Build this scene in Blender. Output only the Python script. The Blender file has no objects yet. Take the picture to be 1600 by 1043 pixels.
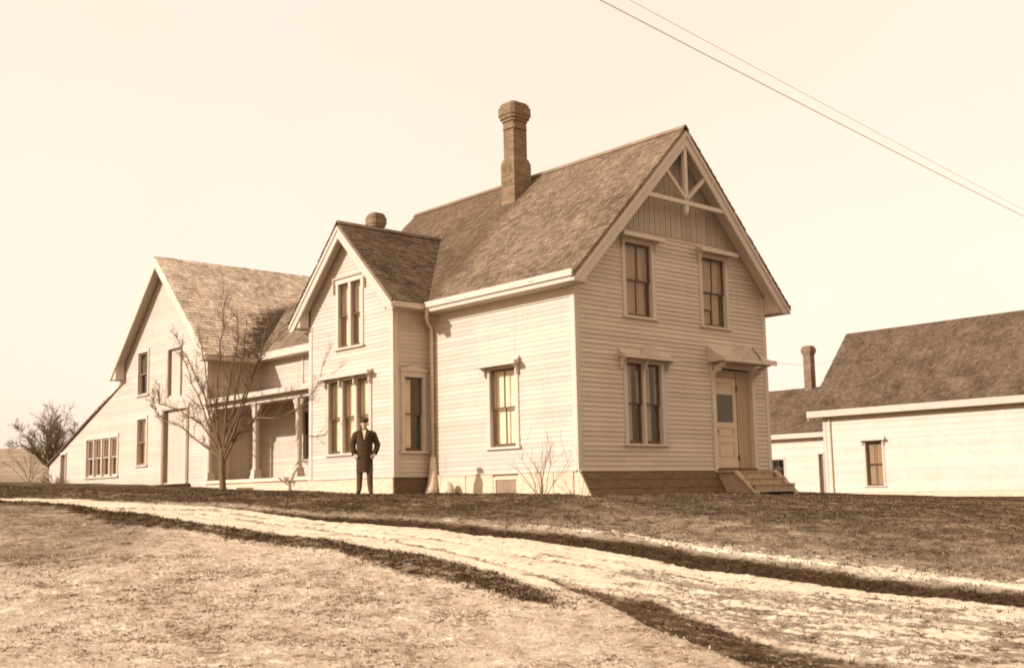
import bpy, bmesh, math, random
import numpy as np
from mathutils import Vector, Matrix
random.seed(7); rng = np.random.default_rng(7)
scn = bpy.context.scene
COL = scn.collection

# ------------------------------------------------------------------ camera
CAM = np.array([-17.039, -16.868, 0.022]); FPX = 1730.0; PPX, PPY = 800.0, 553.5   # photo pixels (1600 x 1043)
FW = np.array([0.66365932, 0.73770128, 0.12390777]); RT = np.array([0.745008, -0.66672936, -0.0208575]); UP = np.array([-0.06722634, -0.10615455, 0.99207451])
cd = bpy.data.cameras.new('camera'); cam = bpy.data.objects.new('camera', cd); COL.objects.link(cam)
m = Matrix.Identity(4)
for i in range(3):
    m[i][0] = RT[i]; m[i][1] = UP[i]; m[i][2] = -FW[i]; m[i][3] = CAM[i]
cam.matrix_world = m
cd.sensor_fit = 'HORIZONTAL'; cd.sensor_width = 36; cd.lens = 36 * FPX / 1600; cd.shift_y = (PPY - 521.5) / 1600
cd.dof.use_dof = True; cd.dof.focus_distance = 28.0; cd.dof.aperture_fstop = 2.2
cd.clip_start = 0.1; cd.clip_end = 3000
scn.camera = cam
scn.cycles.filter_width = 1.9

# ------------------------------------------------------------------ sky and sun
AZ, EL = math.radians(15), math.radians(22)
SUN = Vector((-math.cos(EL) * math.cos(AZ), math.cos(EL) * math.sin(AZ), math.sin(EL)))
w = bpy.data.worlds.new('World'); scn.world = w; w.use_nodes = True
nt = w.node_tree; bg = nt.nodes['Background']
sky = nt.nodes.new('ShaderNodeTexSky'); sky.sky_type = 'NISHITA'; sky.sun_disc = False
sky.sun_elevation = EL; sky.sun_rotation = math.atan2(SUN.x, SUN.y); sky.dust_density = 4.0
bw = nt.nodes.new('ShaderNodeRGBToBW'); nt.links.new(sky.outputs[0], bw.inputs[0])
pw = nt.nodes.new('ShaderNodeMath'); pw.operation = 'POWER'; pw.inputs[1].default_value = 0.20; nt.links.new(bw.outputs[0], pw.inputs[0])
tint = nt.nodes.new('ShaderNodeMix'); tint.data_type = 'RGBA'; tint.blend_type = 'MULTIPLY'; tint.inputs['Factor'].default_value = 1
nt.links.new(pw.outputs[0], tint.inputs['A']); tint.inputs['B'].default_value = (7.9, 6.38, 5.30, 1)
tc = nt.nodes.new('ShaderNodeTexCoord'); cn = nt.nodes.new('ShaderNodeTexNoise'); cn.inputs['Scale'].default_value = 2.2; cn.inputs['Detail'].default_value = 5; nt.links.new(tc.outputs['Generated'], cn.inputs['Vector'])
cr = nt.nodes.new('ShaderNodeValToRGB'); cr.color_ramp.elements[0].position = .3; cr.color_ramp.elements[0].color = (.95, .93, .90, 1); cr.color_ramp.elements[1].position = .7; nt.links.new(cn.outputs['Fac'], cr.inputs[0])
thin = nt.nodes.new('ShaderNodeMix'); thin.data_type = 'RGBA'; thin.blend_type = 'MULTIPLY'; thin.inputs['Factor'].default_value = 1; nt.links.new(tint.outputs['Result'], thin.inputs['A']); nt.links.new(cr.outputs[0], thin.inputs['B'])   # thin even veil of high cloud
nt.links.new(thin.outputs['Result'], bg.inputs[0]); bg.inputs[1].default_value = 0.13
sl = bpy.data.lights.new('sun', 'SUN'); sl.energy = 5.0; sl.angle = math.radians(0.6); sl.color = (1.0, 0.95, 0.93)
so = bpy.data.objects.new('sun', sl); COL.objects.link(so); so.rotation_euler = SUN.to_track_quat('Z', 'Y').to_euler(); so.location = (-40, 12, 30)
scn.view_settings.view_transform = 'Standard'; scn.view_settings.look = 'None'; scn.view_settings.exposure = 0.0; scn.view_settings.gamma = 1.0

# ------------------------------------------------------------------ materials (a toned world: brown-warm greys)
def sep(l, k=1.0):
    "a sepia tone of luminance l: darker tones are redder"
    t = min(1, max(0, l)) ** 0.45
    g = 0.50 + 0.38 * t; b = 0.18 + 0.49 * t
    g = 1 - (1 - g) * k; b = 1 - (1 - b) * k
    s = l / (0.2126 + 0.7152 * g + 0.0722 * b)
    return (s, s * g, s * b, 1)
MATS = {}
class N:
    def __init__(s, name):
        s.m = bpy.data.materials.new(name); s.m.use_nodes = True; s.t = s.m.node_tree; s.b = s.t.nodes['Principled BSDF']; MATS[name] = s.m
        s.b.inputs['Specular IOR Level'].default_value = 0.25
    def n(s, typ, **k):
        nd = s.t.nodes.new('ShaderNode' + typ)
        for a, v in k.items():
            if a.startswith('_'): setattr(nd, a[1:], v)
            else: nd.inputs[a.replace('__', ' ')].default_value = v
        return nd
    def l(s, a, b): s.t.links.new(a, b)
    def pos(s): return s.n('NewGeometry').outputs['Position']
    def obj(s): return s.n('TexCoord').outputs['Object']
    def noise(s, vec, scale, detail=4, rough=.6, stretch=None):
        if stretch:
            mp = s.n('Mapping'); mp.inputs['Scale'].default_value = stretch; s.l(vec, mp.inputs[0]); vec = mp.outputs[0]
        nn = s.n('TexNoise', Scale=scale, Detail=detail, Roughness=rough); s.l(vec, nn.inputs['Vector']); return nn.outputs['Fac']
    def ramp(s, fac, stops):
        r = s.n('ValToRGB'); e = r.color_ramp.elements
        while len(e) < len(stops): e.new(0.5)
        for el, (p, c) in zip(e, stops): el.position = p; el.color = c if not isinstance(c, (int, float)) else (c, c, c, 1)
        s.l(fac, r.inputs[0]); return r.outputs[0]
    def math(s, op, a, b=0.5, clamp=False):
        nd = s.n('Math', _operation=op, _use_clamp=clamp)
        for i, v in enumerate((a, b)):
            if isinstance(v, (int, float)): nd.inputs[i].default_value = v
            else: s.l(v, nd.inputs[i])
        return nd.outputs[0]
    def mix(s, fac, a, b, blend='MIX'):
        nd = s.n('Mix', _data_type='RGBA', _blend_type=blend)
        for i, v in (('Factor', fac), ('A', a), ('B', b)):
            if isinstance(v, (int, float, tuple)): nd.inputs[i].default_value = v
            else: s.l(v, nd.inputs[i])
        return nd.outputs['Result']
    def bump(s, h, strength=.3, dist=.02):
        nd = s.n('Bump', Strength=strength, Distance=dist); s.l(h, nd.inputs['Height']); s.l(nd.outputs[0], s.b.inputs['Normal'])
    def col(s, c): s.l(c, s.b.inputs['Base Color']) if not isinstance(c, tuple) else setattr(s.b.inputs['Base Color'], 'default_value', c)
    def rough(s, v): s.b.inputs['Roughness'].default_value = v

def painted(name, l, var=.10, dirt=.25, rnd='obj'):
    s = N(name); p = s.obj()
    a = s.noise(p, 1.3, 5); g = s.noise(p, 22, 4, .65, (1, 1, 4.0))
    base = s.ramp(a, [(.3, sep(l * (1 - var), .75)), (.7, sep(l, .75))])
    base = s.mix(s.ramp(g, [(.62, 0.0), (.80, dirt)]), base, sep(l * .45))
    dp = s.noise(p, 1.0, 5, .7, (9, 9, .55)); base = s.mix(s.ramp(dp, [(.54, 0.0), (.74, dirt * 1.1)]), base, sep(l * .5))
    r = s.n('ObjectInfo').outputs['Random'] if rnd == 'obj' else s.n('NewGeometry').outputs['Random Per Island']
    base = s.mix(1.0, base, s.ramp(r, [(0, .86), (1, 1.0)]), 'MULTIPLY')
    s.col(base); s.rough(.62); s.bump(g, .15, .004); return s.m
def plain(name, l, var=.25, scale=6, rough=.75, bump=.2, stretch=None):
    s = N(name); p = s.obj(); a = s.noise(p, scale, 6, .65, stretch)
    s.col(s.ramp(a, [(.25, sep(l * (1 - var))), (.75, sep(l * (1 + var)))])); s.rough(rough); s.bump(a, bump, .01)
    if rough > .8: s.b.inputs['Specular IOR Level'].default_value = .06
    return s.m
painted('clapboard_paint', .51); painted('clapboard_paint_joined', .51, rnd='isl'); painted('trim_paint', .52, .08, .2); painted('batten_paint', .38, .12, .4, 'isl')
painted('neighbour_paint', .58, rnd='isl')
plain('sash_paint', .075, .3, 8, .45); plain('bank_board', .11, .45, 5, .85, .4, (1, 1, 6)); plain('skirt_board', .50, .22, 4, .85, .3, (1, 1, 4))
plain('brown_jamb', .20, .25, 5, .7); plain('dark_inside', .02, .2, 3, .9); plain('curtain', .30, .2, 5, .95, .1, (6, 6, .6)); plain('sunlit_blind', .74, .12, 4, .95, .1)  # blind colour paled for sunlit windows, curtain colour darkened for the shaded gable
plain('step_wood', .30, .3, 6, .8, .3); plain('porch_floor', .55, .2, 5, .7, .3); plain('foundation_stone', .36, .3, 3, .9, .5)
plain('bark', .12, .45, 30, .95, .7, (1, 1, .25)); plain('twig', .12, .3, 20, .9); plain('iron', .05, .3, 12, .45); plain('zinc', .50, .15, 9, .55)
plain('wire', .42, .2, 30, .6); plain('pole_wood', .14, .3, 8, .9, .5, (1, 1, .15)); plain('pale_stone', .5, .25, 9, .9, .5)
plain('coat_wool', .045, .4, 60, .95, .3); plain('trouser_wool', .07, .3, 60, .95, .3); plain('skin', .38, .1, 20, .6, .1); plain('cap_wool', .05, .3, 60, .95); plain('shirt', .6, .1, 20, .8); plain('leather', .03, .3, 30, .5)
plain('door_wood', .46, .2, 10, .7, .2, (4, 4, .4)); plain('plank_grey', .30, .3, 10, .8, .3, (6, 6, .4))

def shingle_mat(name, l, stain):
    s = N(name); p = s.obj()
    r = s.n('NewGeometry').outputs['Random Per Island']
    a = s.noise(p, .9, 6, .65); b = s.noise(p, 5, 5, .7)
    c = s.ramp(s.math('ADD', s.math('MULTIPLY', a, .6), s.math('MULTIPLY', b, .4)), [(.34, sep(l * .50, .86)), (.52, sep(l, .86)), (.68, sep(l * 1.4, .86))])
    c = s.mix(1.0, c, s.ramp(r, [(0, .74), (.5, .97), (1, 1.14)]), 'MULTIPLY')
    if stain: c = stain(s, p, c)
    s.col(c); s.rough(.95); s.b.inputs['Specular IOR Level'].default_value = .05; s.bump(b, .3, .01); return s.m
def stain_main(s, p, c):
    p = s.pos()
    # rain wash below the chimney: everything beyond it along the ridge has weathered darker
    sx = s.n('SeparateXYZ'); s.l(p, sx.inputs[0])
    e = s.math('ADD', sx.outputs[1], s.math('MULTIPLY', s.math('SUBTRACT', s.noise(p, 1.6, 5), .5), 1.3))
    k = s.ramp(s.math('MULTIPLY', s.math('SUBTRACT', e, 4.2), .8, True), [(0, 0.0), (.5, .75), (1, .55)])
    hi = s.ramp(s.math('MULTIPLY', s.math('SUBTRACT', sx.outputs[2], 6.7), .5, True), [(0, 0.0), (1, .35)])
    c = s.mix(k, c, sep(.085)); return s.mix(s.math('MULTIPLY', hi, .6), c, sep(.26))
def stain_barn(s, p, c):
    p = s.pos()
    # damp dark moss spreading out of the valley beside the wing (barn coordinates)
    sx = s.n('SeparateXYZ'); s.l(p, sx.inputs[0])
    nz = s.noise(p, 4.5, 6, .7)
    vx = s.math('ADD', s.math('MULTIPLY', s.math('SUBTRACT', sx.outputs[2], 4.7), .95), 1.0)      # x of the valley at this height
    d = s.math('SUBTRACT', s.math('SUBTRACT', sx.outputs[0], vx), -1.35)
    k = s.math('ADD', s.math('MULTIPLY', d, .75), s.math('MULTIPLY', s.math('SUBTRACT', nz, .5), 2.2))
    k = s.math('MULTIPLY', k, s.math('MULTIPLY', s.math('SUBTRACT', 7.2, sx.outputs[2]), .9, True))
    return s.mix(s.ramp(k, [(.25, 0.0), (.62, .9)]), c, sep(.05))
shingle_mat('shingle_main', .19, stain_main); shingle_mat('shingle_bay', .15, None); shingle_mat('shingle_wing', .20, None); shingle_mat('shingle_barn', .60, stain_barn); shingle_mat('shingle_neighbour', .11, None)

def brick_mat(name, l):
    s = N(name); sx = s.n('SeparateXYZ'); s.l(s.obj(), sx.inputs[0])
    cb = s.n('CombineXYZ'); s.l(s.math('ADD', sx.outputs[0], sx.outputs[1]), cb.inputs[0]); s.l(sx.outputs[2], cb.inputs[1])
    br = s.n('TexBrick', Scale=1.0, Color1=sep(l), Color2=sep(l * .6), Mortar=sep(l * 1.5)); br.inputs['Mortar Size'].default_value = .006; br.inputs['Brick Width'].default_value = .215; br.inputs['Row Height'].default_value = .072
    s.l(cb.outputs[0], br.inputs['Vector'])
    a = s.noise(s.obj(), 3, 5); s.col(s.mix(s.ramp(a, [(.4, 0.0), (.8, .7)]), br.outputs[0], sep(l * .5))); s.rough(.9)
    s.bump(s.math('SUBTRACT', 1.0, br.outputs['Fac']), .5, .01)
brick_mat('chimney_brick', .17)

def glass_mat():
    s = N('window_glass'); s.t.nodes.remove(s.b); out = s.t.nodes['Material Output']
    tr = s.n('BsdfTransparent'); tr.inputs[0].default_value = (.97, .95, .92, 1); gl = s.n('BsdfGlossy', Roughness=.04); gl.inputs[0].default_value = (.9, .8, .66, 1)
    ge = s.n('NewGeometry'); dt = s.n('VectorMath', _operation='DOT_PRODUCT'); s.l(ge.outputs['Normal'], dt.inputs[0]); s.l(ge.outputs['Incoming'], dt.inputs[1])
    fr = s.math('ADD', s.math('MULTIPLY', s.math('POWER', s.math('SUBTRACT', 1.0, s.math('ABSOLUTE', dt.outputs['Value'])), 5.0), .93), .035, True)     # same from both sides of the pane
    bp = s.n('Bump', Strength=.12, Distance=.02); s.l(s.noise(s.obj(), 3.5, 2), bp.inputs['Height']); s.l(bp.outputs[0], gl.inputs['Normal'])
    mx = s.n('MixShader'); s.l(fr, mx.inputs[0]); s.l(tr.outputs[0], mx.inputs[1]); s.l(gl.outputs[0], mx.inputs[2]); s.l(mx.outputs[0], out.inputs[0])
glass_mat()

def ground_mat():
    s = N('ground'); p = s.pos()
    at = lambda n: s.n('Attribute', _attribute_name=n).outputs['Fac']
    snow, dark, pale = at('snow'), at('dark'), at('pale')
    rs, rd = at('rs'), at('rd'); cv = s.n('CombineXYZ'); s.l(s.math('MULTIPLY', rs, .22), cv.inputs[0]); s.l(rd, cv.inputs[1]); streak = s.noise(cv.outputs[0], 4.5, 7, .72)
    big = s.noise(p, .55, 4); mid = s.noise(p, 2.6, 5, .65); fine = s.noise(p, 11, 5, .7); micro = s.noise(p, 42, 4, .75)
    def mixn(*ws):
        t = None
        for n_, w_ in ws:
            v = s.math('MULTIPLY', s.math('SUBTRACT', n_, .5), w_); t = v if t is None else s.math('ADD', t, v)
        return t                                                   # signed, about -.5 .. .5
    ln = s.math('ADD', mixn((big, 1.1), (mid, 1.2), (fine, 1.1), (micro, .7)), .5)
    lawn = s.ramp(ln, [(.20, sep(.016)), (.47, sep(.042)), (.64, sep(.085)), (.9, sep(.28))])
    sn_ = s.math('ADD', mixn((big, .7), (mid, 1.2), (fine, 1.2), (micro, .6)), .5)
    straw = s.ramp(sn_, [(.10, sep(.08)), (.32, sep(.40)), (.52, sep(.64)), (.8, sep(.78))])
    c = s.mix(pale, lawn, straw)
    mud = s.ramp(s.math('ADD', mixn((fine, 1.5), (micro, 1.2)), .5), [(.15, sep(.016)), (.55, sep(.055)), (.85, sep(.14))])
    dk = s.ramp(s.math('ADD', dark, mixn((mid, 1.0), (fine, 1.2), (micro, .7), (streak, .9))), [(.36, 0.0), (.68, 1.0)])
    c = s.mix(dk, c, mud)
    k = s.math('ADD', snow, mixn((big, .5), (mid, .8), (fine, 1.3), (micro, .9), (streak, 1.6)))
    sm = s.ramp(k, [(.46, 0.0), (.58, 1.0)])
    sc = s.ramp(s.math('ADD', mixn((mid, .6), (fine, 1.0), (streak, 1.2)), .5), [(.1, sep(.42)), (.45, sep(.66)), (.8, sep(.82))])
    s.col(s.mix(sm, c, sc)); s.rough(1.0); s.b.inputs['Specular IOR Level'].default_value = .02
    s.bump(s.math('ADD', s.math('MULTIPLY', fine, .6), s.math('ADD', s.math('MULTIPLY', micro, .35), s.math('MULTIPLY', sm, .35))), .9, .07)
ground_mat()
def grass_mat():
    s = N('dry_grass'); a = s.n('Attribute', _attribute_name='tone'); r = s.n('NewGeometry').outputs['Random Per Island']
    s.col(s.mix(1.0, a.outputs['Color'], s.ramp(r, [(0, .6), (1, 1.3)]), 'MULTIPLY')); s.rough(1.0); s.b.inputs['Specular IOR Level'].default_value = .0
grass_mat()

# ------------------------------------------------------------------ helpers
def root_of(o):
    while o.parent: o = o.parent
    return o
def thing(name, label, cat, loc, group=None, rotz=0):
    o = bpy.data.objects.new(name, None); COL.objects.link(o); o.location = loc; o.rotation_euler = (0, 0, rotz); o.empty_display_size = .2
    o['label'] = label; o['category'] = cat
    if group: o['group'] = group
    return o
class MB:
    def __init__(s): s.v = []; s.f = []
    def hexa(s, c):
        i = len(s.v); s.v += [tuple(q) for q in c]
        s.f += [tuple(i + k for k in q) for q in ((0, 3, 2, 1), (4, 5, 6, 7), (0, 1, 5, 4), (1, 2, 6, 5), (2, 3, 7, 6), (3, 0, 4, 7))]; return s
    def box(s, x0, x1, y0, y1, z0, z1):
        return s.hexa([(x0, y0, z0), (x1, y0, z0), (x1, y1, z0), (x0, y1, z0), (x0, y0, z1), (x1, y0, z1), (x1, y1, z1), (x0, y1, z1)])
    def bar(s, p, q, w_, h_, up=(0, 0, 1)):
        "rectangular bar from p to q, width w_ across, height h_ along up"
        p, q, up = Vector(p), Vector(q), Vector(up); d = (q - p).normalized(); a = d.cross(up).normalized(); b = a.cross(d).normalized()
        c = []
        for e in (p, q):
            for i, j in ((-1, -1), (1, -1), (1, 1), (-1, 1)): c.append(e + a * i * w_ / 2 + b * j * h_ / 2)
        return s.hexa(c)
    def prism(s, poly, d):
        "closed polygon (3D points) pushed along d"
        i = len(s.v); n = len(poly); d = Vector(d); s.v += [tuple(q) for q in poly]; s.v += [tuple(Vector(q) + d) for q in poly]
        s.f += [tuple(range(i, i + n)), tuple(range(i + 2 * n - 1, i + n - 1, -1))]
        s.f += [(i + k, i + (k + 1) % n, i + n + (k + 1) % n, i + n + k) for k in range(n)]; return s
    def tube(s, pts, rs, n=8, cap=True, ell=None):
        pts = [Vector(q) for q in pts]; base = len(s.v); up = Vector((0.31, .2, 1)).normalized(); a = None
        for i, q in enumerate(pts):
            d = (pts[min(i + 1, len(pts) - 1)] - pts[max(i - 1, 0)]).normalized()
            if a is None:
                a = d.cross(up if abs(d.dot(up)) < .95 else Vector((1, 0, 0))).normalized()
            else: a = (a - d * a.dot(d)).normalized()
            b = d.cross(a)
            for k in range(n):
                t = 2 * math.pi * k / n; s.v.append(tuple(q + (a * math.cos(t) + b * math.sin(t)) * rs[i]))
        for i in range(len(pts) - 1):
            for k in range(n):
                u = base + i * n; s.f.append((u + k, u + (k + 1) % n, u + n + (k + 1) % n, u + n + k))
        if cap: s.f.append(tuple(base + k for k in range(n))); s.f.append(tuple(base + (len(pts) - 1) * n + k for k in range(n)))
        return s
    def loft(s, rings, cap=True):
        base = len(s.v); n = len(rings[0])
        for r in rings: s.v += [tuple(q) for q in r]
        for i in range(len(rings) - 1):
            for k in range(n):
                u = base + i * n; s.f.append((u + k, u + (k + 1) % n, u + n + (k + 1) % n, u + n + k))
        if cap: s.f.append(tuple(base + k for k in range(n))); s.f.append(tuple(base + (len(rings) - 1) * n + k for k in range(n)))
        return s
    def build(s, name, mat, parent=None, kind=None, smooth=False, recalc=True, bevel=0, local=False):
        me = bpy.data.meshes.new(name)
        o3 = Vector((0, 0, 0))
        if parent and not local:
            r = root_of(parent)
            if r.type == 'EMPTY': o3 = r.location
        me.from_pydata([(a - o3.x, b - o3.y, c - o3.z) for a, b, c in s.v], [], s.f)
        if recalc or bevel:
            bm = bmesh.new(); bm.from_mesh(me)
            if bevel: bmesh.ops.bevel(bm, geom=list(bm.edges), offset=bevel, segments=1, affect='EDGES')
            bmesh.ops.recalc_face_normals(bm, faces=bm.faces); bm.to_mesh(me); bm.free()
        if smooth: me.shade_smooth()
        me.materials.append(MATS[mat]); o = bpy.data.objects.new(name, me); COL.objects.link(o); o.parent = parent
        if kind: o['kind'] = kind
        return o

class Plane:
    "a vertical wall: coordinate a runs along it, n stands out from it, z is up"
    def __init__(s, axis, c, sign):  s.axis, s.c, s.sign = axis, c, sign
    def p(s, a, n, z): return (a, s.c + s.sign * n, z) if s.axis == 'x' else (s.c + s.sign * n, a, z)
    def box(s, mb, a0, a1, n0, n1, z0, z1):
        return mb.hexa([s.p(a0, n0, z0), s.p(a1, n0, z0), s.p(a1, n1, z0), s.p(a0, n1, z0), s.p(a0, n0, z1), s.p(a1, n0, z1), s.p(a1, n1, z1), s.p(a0, n1, z1)])
    def vec(s, a, n, z): return (a, s.sign * n, z) if s.axis == 'x' else (s.sign * n, a, z)

def courses(z0, z1, left, right, holes, e):
    "strips of a wall with openings: (z, ztop, aL0, aR0, aL1, aR1)"
    out = []; z = z0; n = max(1, round((z1 - z0) / e)); e = (z1 - z0) / n
    for i in range(n):
        zb, zt = z0 + i * e, z0 + (i + 1) * e
        segs = [(left(zb), right(zb), left(zt), right(zt))]; part = []
        for h in holes:
            if h[2] < zt - .002 and h[3] > zb + .002:
                ns = []
                for (l0, r0, l1, r1) in segs:
                    if h[1] <= l0 or h[0] >= r0: ns.append((l0, r0, l1, r1)); continue
                    hl, hr = max(h[0], l0), min(h[1], r0)
                    if h[2] > zb + .012: part.append((zb, h[2], hl, hr, hl, hr))
                    if h[3] < zt - .012: part.append((h[3], zt, hl, hr, hl, hr))
                    if h[0] > l0 + .03: ns.append((l0, h[0], min(l1, h[0] - .005), h[0]))
                    if h[1] < r0 - .03: ns.append((h[1], r0, h[1], max(r1, h[1] + .005)))
                segs = ns
        for sg in segs:
            if sg[1] - sg[0] > .03: out.append((zb, zt) + sg)
        out += part
    return out
def siding(house, pl, z0, z1, left, right, holes, pieces, paint, e=.108, name='wall', butt=.015):
    "backing wall with real openings + clapboards: single objects (pieces) or one joined part"
    cs = courses(z0, z1, left, right, [(h[0] - .025, h[1] + .025, h[2] - .01, h[3] + .03) for h in holes], e)
    mb = MB()
    def wedge(mb, c, n0, nb, nt, lap):
        zb, zt, l0, r0, l1, r1 = c
        if r1 - l1 < .02: l1, r1 = (l1 + r1) / 2 - .01, (l1 + r1) / 2 + .01
        mb.hexa([pl.p(l0, n0, zb), pl.p(r0, n0, zb), pl.p(r0, nb, zb), pl.p(l0, nb, zb), pl.p(l1, n0, zt + lap), pl.p(r1, n0, zt + lap), pl.p(r1, nt, zt + lap), pl.p(l1, nt, zt + lap)])
    for c in cs: wedge(mb, c, -.14, -.001, -.001, 0)
    wall = mb.build(name, paint if not pieces else 'clapboard_paint_joined', house)
    if pieces:
        for c in cs:
            # long courses are made of butted boards
            l0, r0 = c[2], c[3]; cuts = [0.0, 1.0]
            if r0 - l0 > 3.2: cuts = [0, random.uniform(.3, .7), 1]
            for u, v in zip(cuts, cuts[1:]):
                g = .0015 if len(cuts) > 2 else 0
                q = (c[0], c[1], l0 + (r0 - l0) * u + (g if u > 0 else 0), l0 + (r0 - l0) * v - (g if v < 1 else 0), c[4] + (c[5] - c[4]) * u + (g if u > 0 else 0), c[4] + (c[5] - c[4]) * v - (g if v < 1 else 0))
                b = MB(); wedge(b, q, .0, butt + random.uniform(-.002, .004), .004, .004); b.build('clapboard', 'clapboard_paint', wall)
    else:
        b = MB()
        for c in cs: wedge(b, c, .0, butt + random.uniform(-.002, .003), .004, .004)
        b.build('clapboard', paint, wall, 'stuff')
    return wall

def shingles(mb, o, u, s, L, H, row=.115, inside=None, lift=.0):
    "wedge shingles on a roof plane: o eave corner, u along the eave, s up the slope"
    o, u, s = Vector(o), Vector(u).normalized(), Vector(s).normalized(); n = u.cross(s)
    if n.z < 0: n = -n
    nr = int(H / row) + 1
    for i in range(nr):
        a = random.uniform(-.15, 0); 
        while a < L:
            wd = random.uniform(.09, .20); a1 = min(a + wd - .006, L); a0 = max(a, 0)
            if a1 - a0 > .02:
                j = random.uniform(-.012, .012); h0 = i * row + j; h1 = min((i + 1) * row + .03, H)
                if h1 > h0 and (inside is None or inside(((a0 + a1) / 2), h0)):
                    t = .026 + random.uniform(-.006, .012)
                    p = [o + u * a0 + s * h0 + n * t, o + u * a1 + s * h0 + n * (t + random.uniform(-.004, .004)), o + u * a1 + s * h1 + n * .006, o + u * a0 + s * h1 + n * .006]
                    k = len(mb.v); mb.v += [tuple(q) for q in p] + [tuple(o + u * a0 + s * h0 - n * .01), tuple(o + u * a1 + s * h0 - n * .01)]
                    mb.f += [(k, k + 1, k + 2, k + 3), (k + 4, k + 5, k + 1, k)]
            a += wd
    return mb
def slab(mb, o, u, s, L, H, t):
    o, u, s = Vector(o), Vector(u).normalized() * L, Vector(s).normalized() * H; n = u.cross(s).normalized()
    if n.z < 0: n = -n
    return mb.hexa([o - n * t, o + u - n * t, o + u + s - n * t, o + s - n * t, o, o + u, o + u + s, o + s])

def hood(win, pl, a0, a1, z, proj, h, gablet=0, nb=2, mat='trim_paint', arch=False):
    "projecting shelf hood on brackets over an opening; z is the underside"
    mb = MB(); i = .10
    f0, f1 = a0, a1
    # sloping top, flared: steep at the wall and flat at the rim
    prof = [(0.0, z + h), (proj * .45, z + h * .42), (proj, z + .05), (proj, z), (0.0, z)]
    L = [pl.p(f0 + i * (1 - n / proj), n, zz) for n, zz in prof]; R = [pl.p(f1 - i * (1 - n / proj), n, zz) for n, zz in prof]
    mb.loft([L, R]); pl.box(mb, f0 - .02, f1 + .02, proj - .035, proj + .02, z - .035, z + .055)
    if gablet:
        c = (a0 + a1) / 2; g = gablet
        mb.prism([pl.p(c - g, proj + .03, z + .035), pl.p(c + g, proj + .03, z + .035), pl.p(c, proj + .03, z + .035 + g * .8)], pl.vec(0, -proj, 0))
        for sgn in (-1, 1): mb.bar(pl.p(c + sgn * (g + .05), proj * .55, z + .03), pl.p(c, proj * .55, z + .06 + g * .8), proj * .96, .03, (0, 0, 1))
    ho = mb.build('hood', mat, win)
    w_ = .045
    for b in range(nb):
        k = MB()
        a = a0 + .14 + (a1 - a0 - .28) * b / (nb - 1)
        q = [pl.p(a - w_ / 2, n, zz) for n, zz in ((.035, z - .25), (.035, z), (proj * .82, z), (proj * .80, z - .05), (proj * .45, z - .09), (.12, z - .20), (.09, z - .26))]
        k.prism(q, pl.vec(w_, 0, 0)); k.build('bracket', mat, win)
    return ho
def curtain(win, pl, a0, a1, z0, z1, n, mat='curtain', folds=5):
    mb = MB(); N_ = 28; ph = random.uniform(0, 6)
    for j in range(2):
        for i in range(N_ + 1):
            t = i / N_; mb.v.append(pl.p(a0 + (a1 - a0) * t, n + .014 * math.sin(t * folds * 6.3 + ph) * (1 if j == 0 else .5), (z0, z1)[j]))
    mb.f = [(i, i + 1, N_ + 2 + i, N_ + 1 + i) for i in range(N_)]
    return mb.build('curtain', mat, win, smooth=True, recalc=False)
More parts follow.
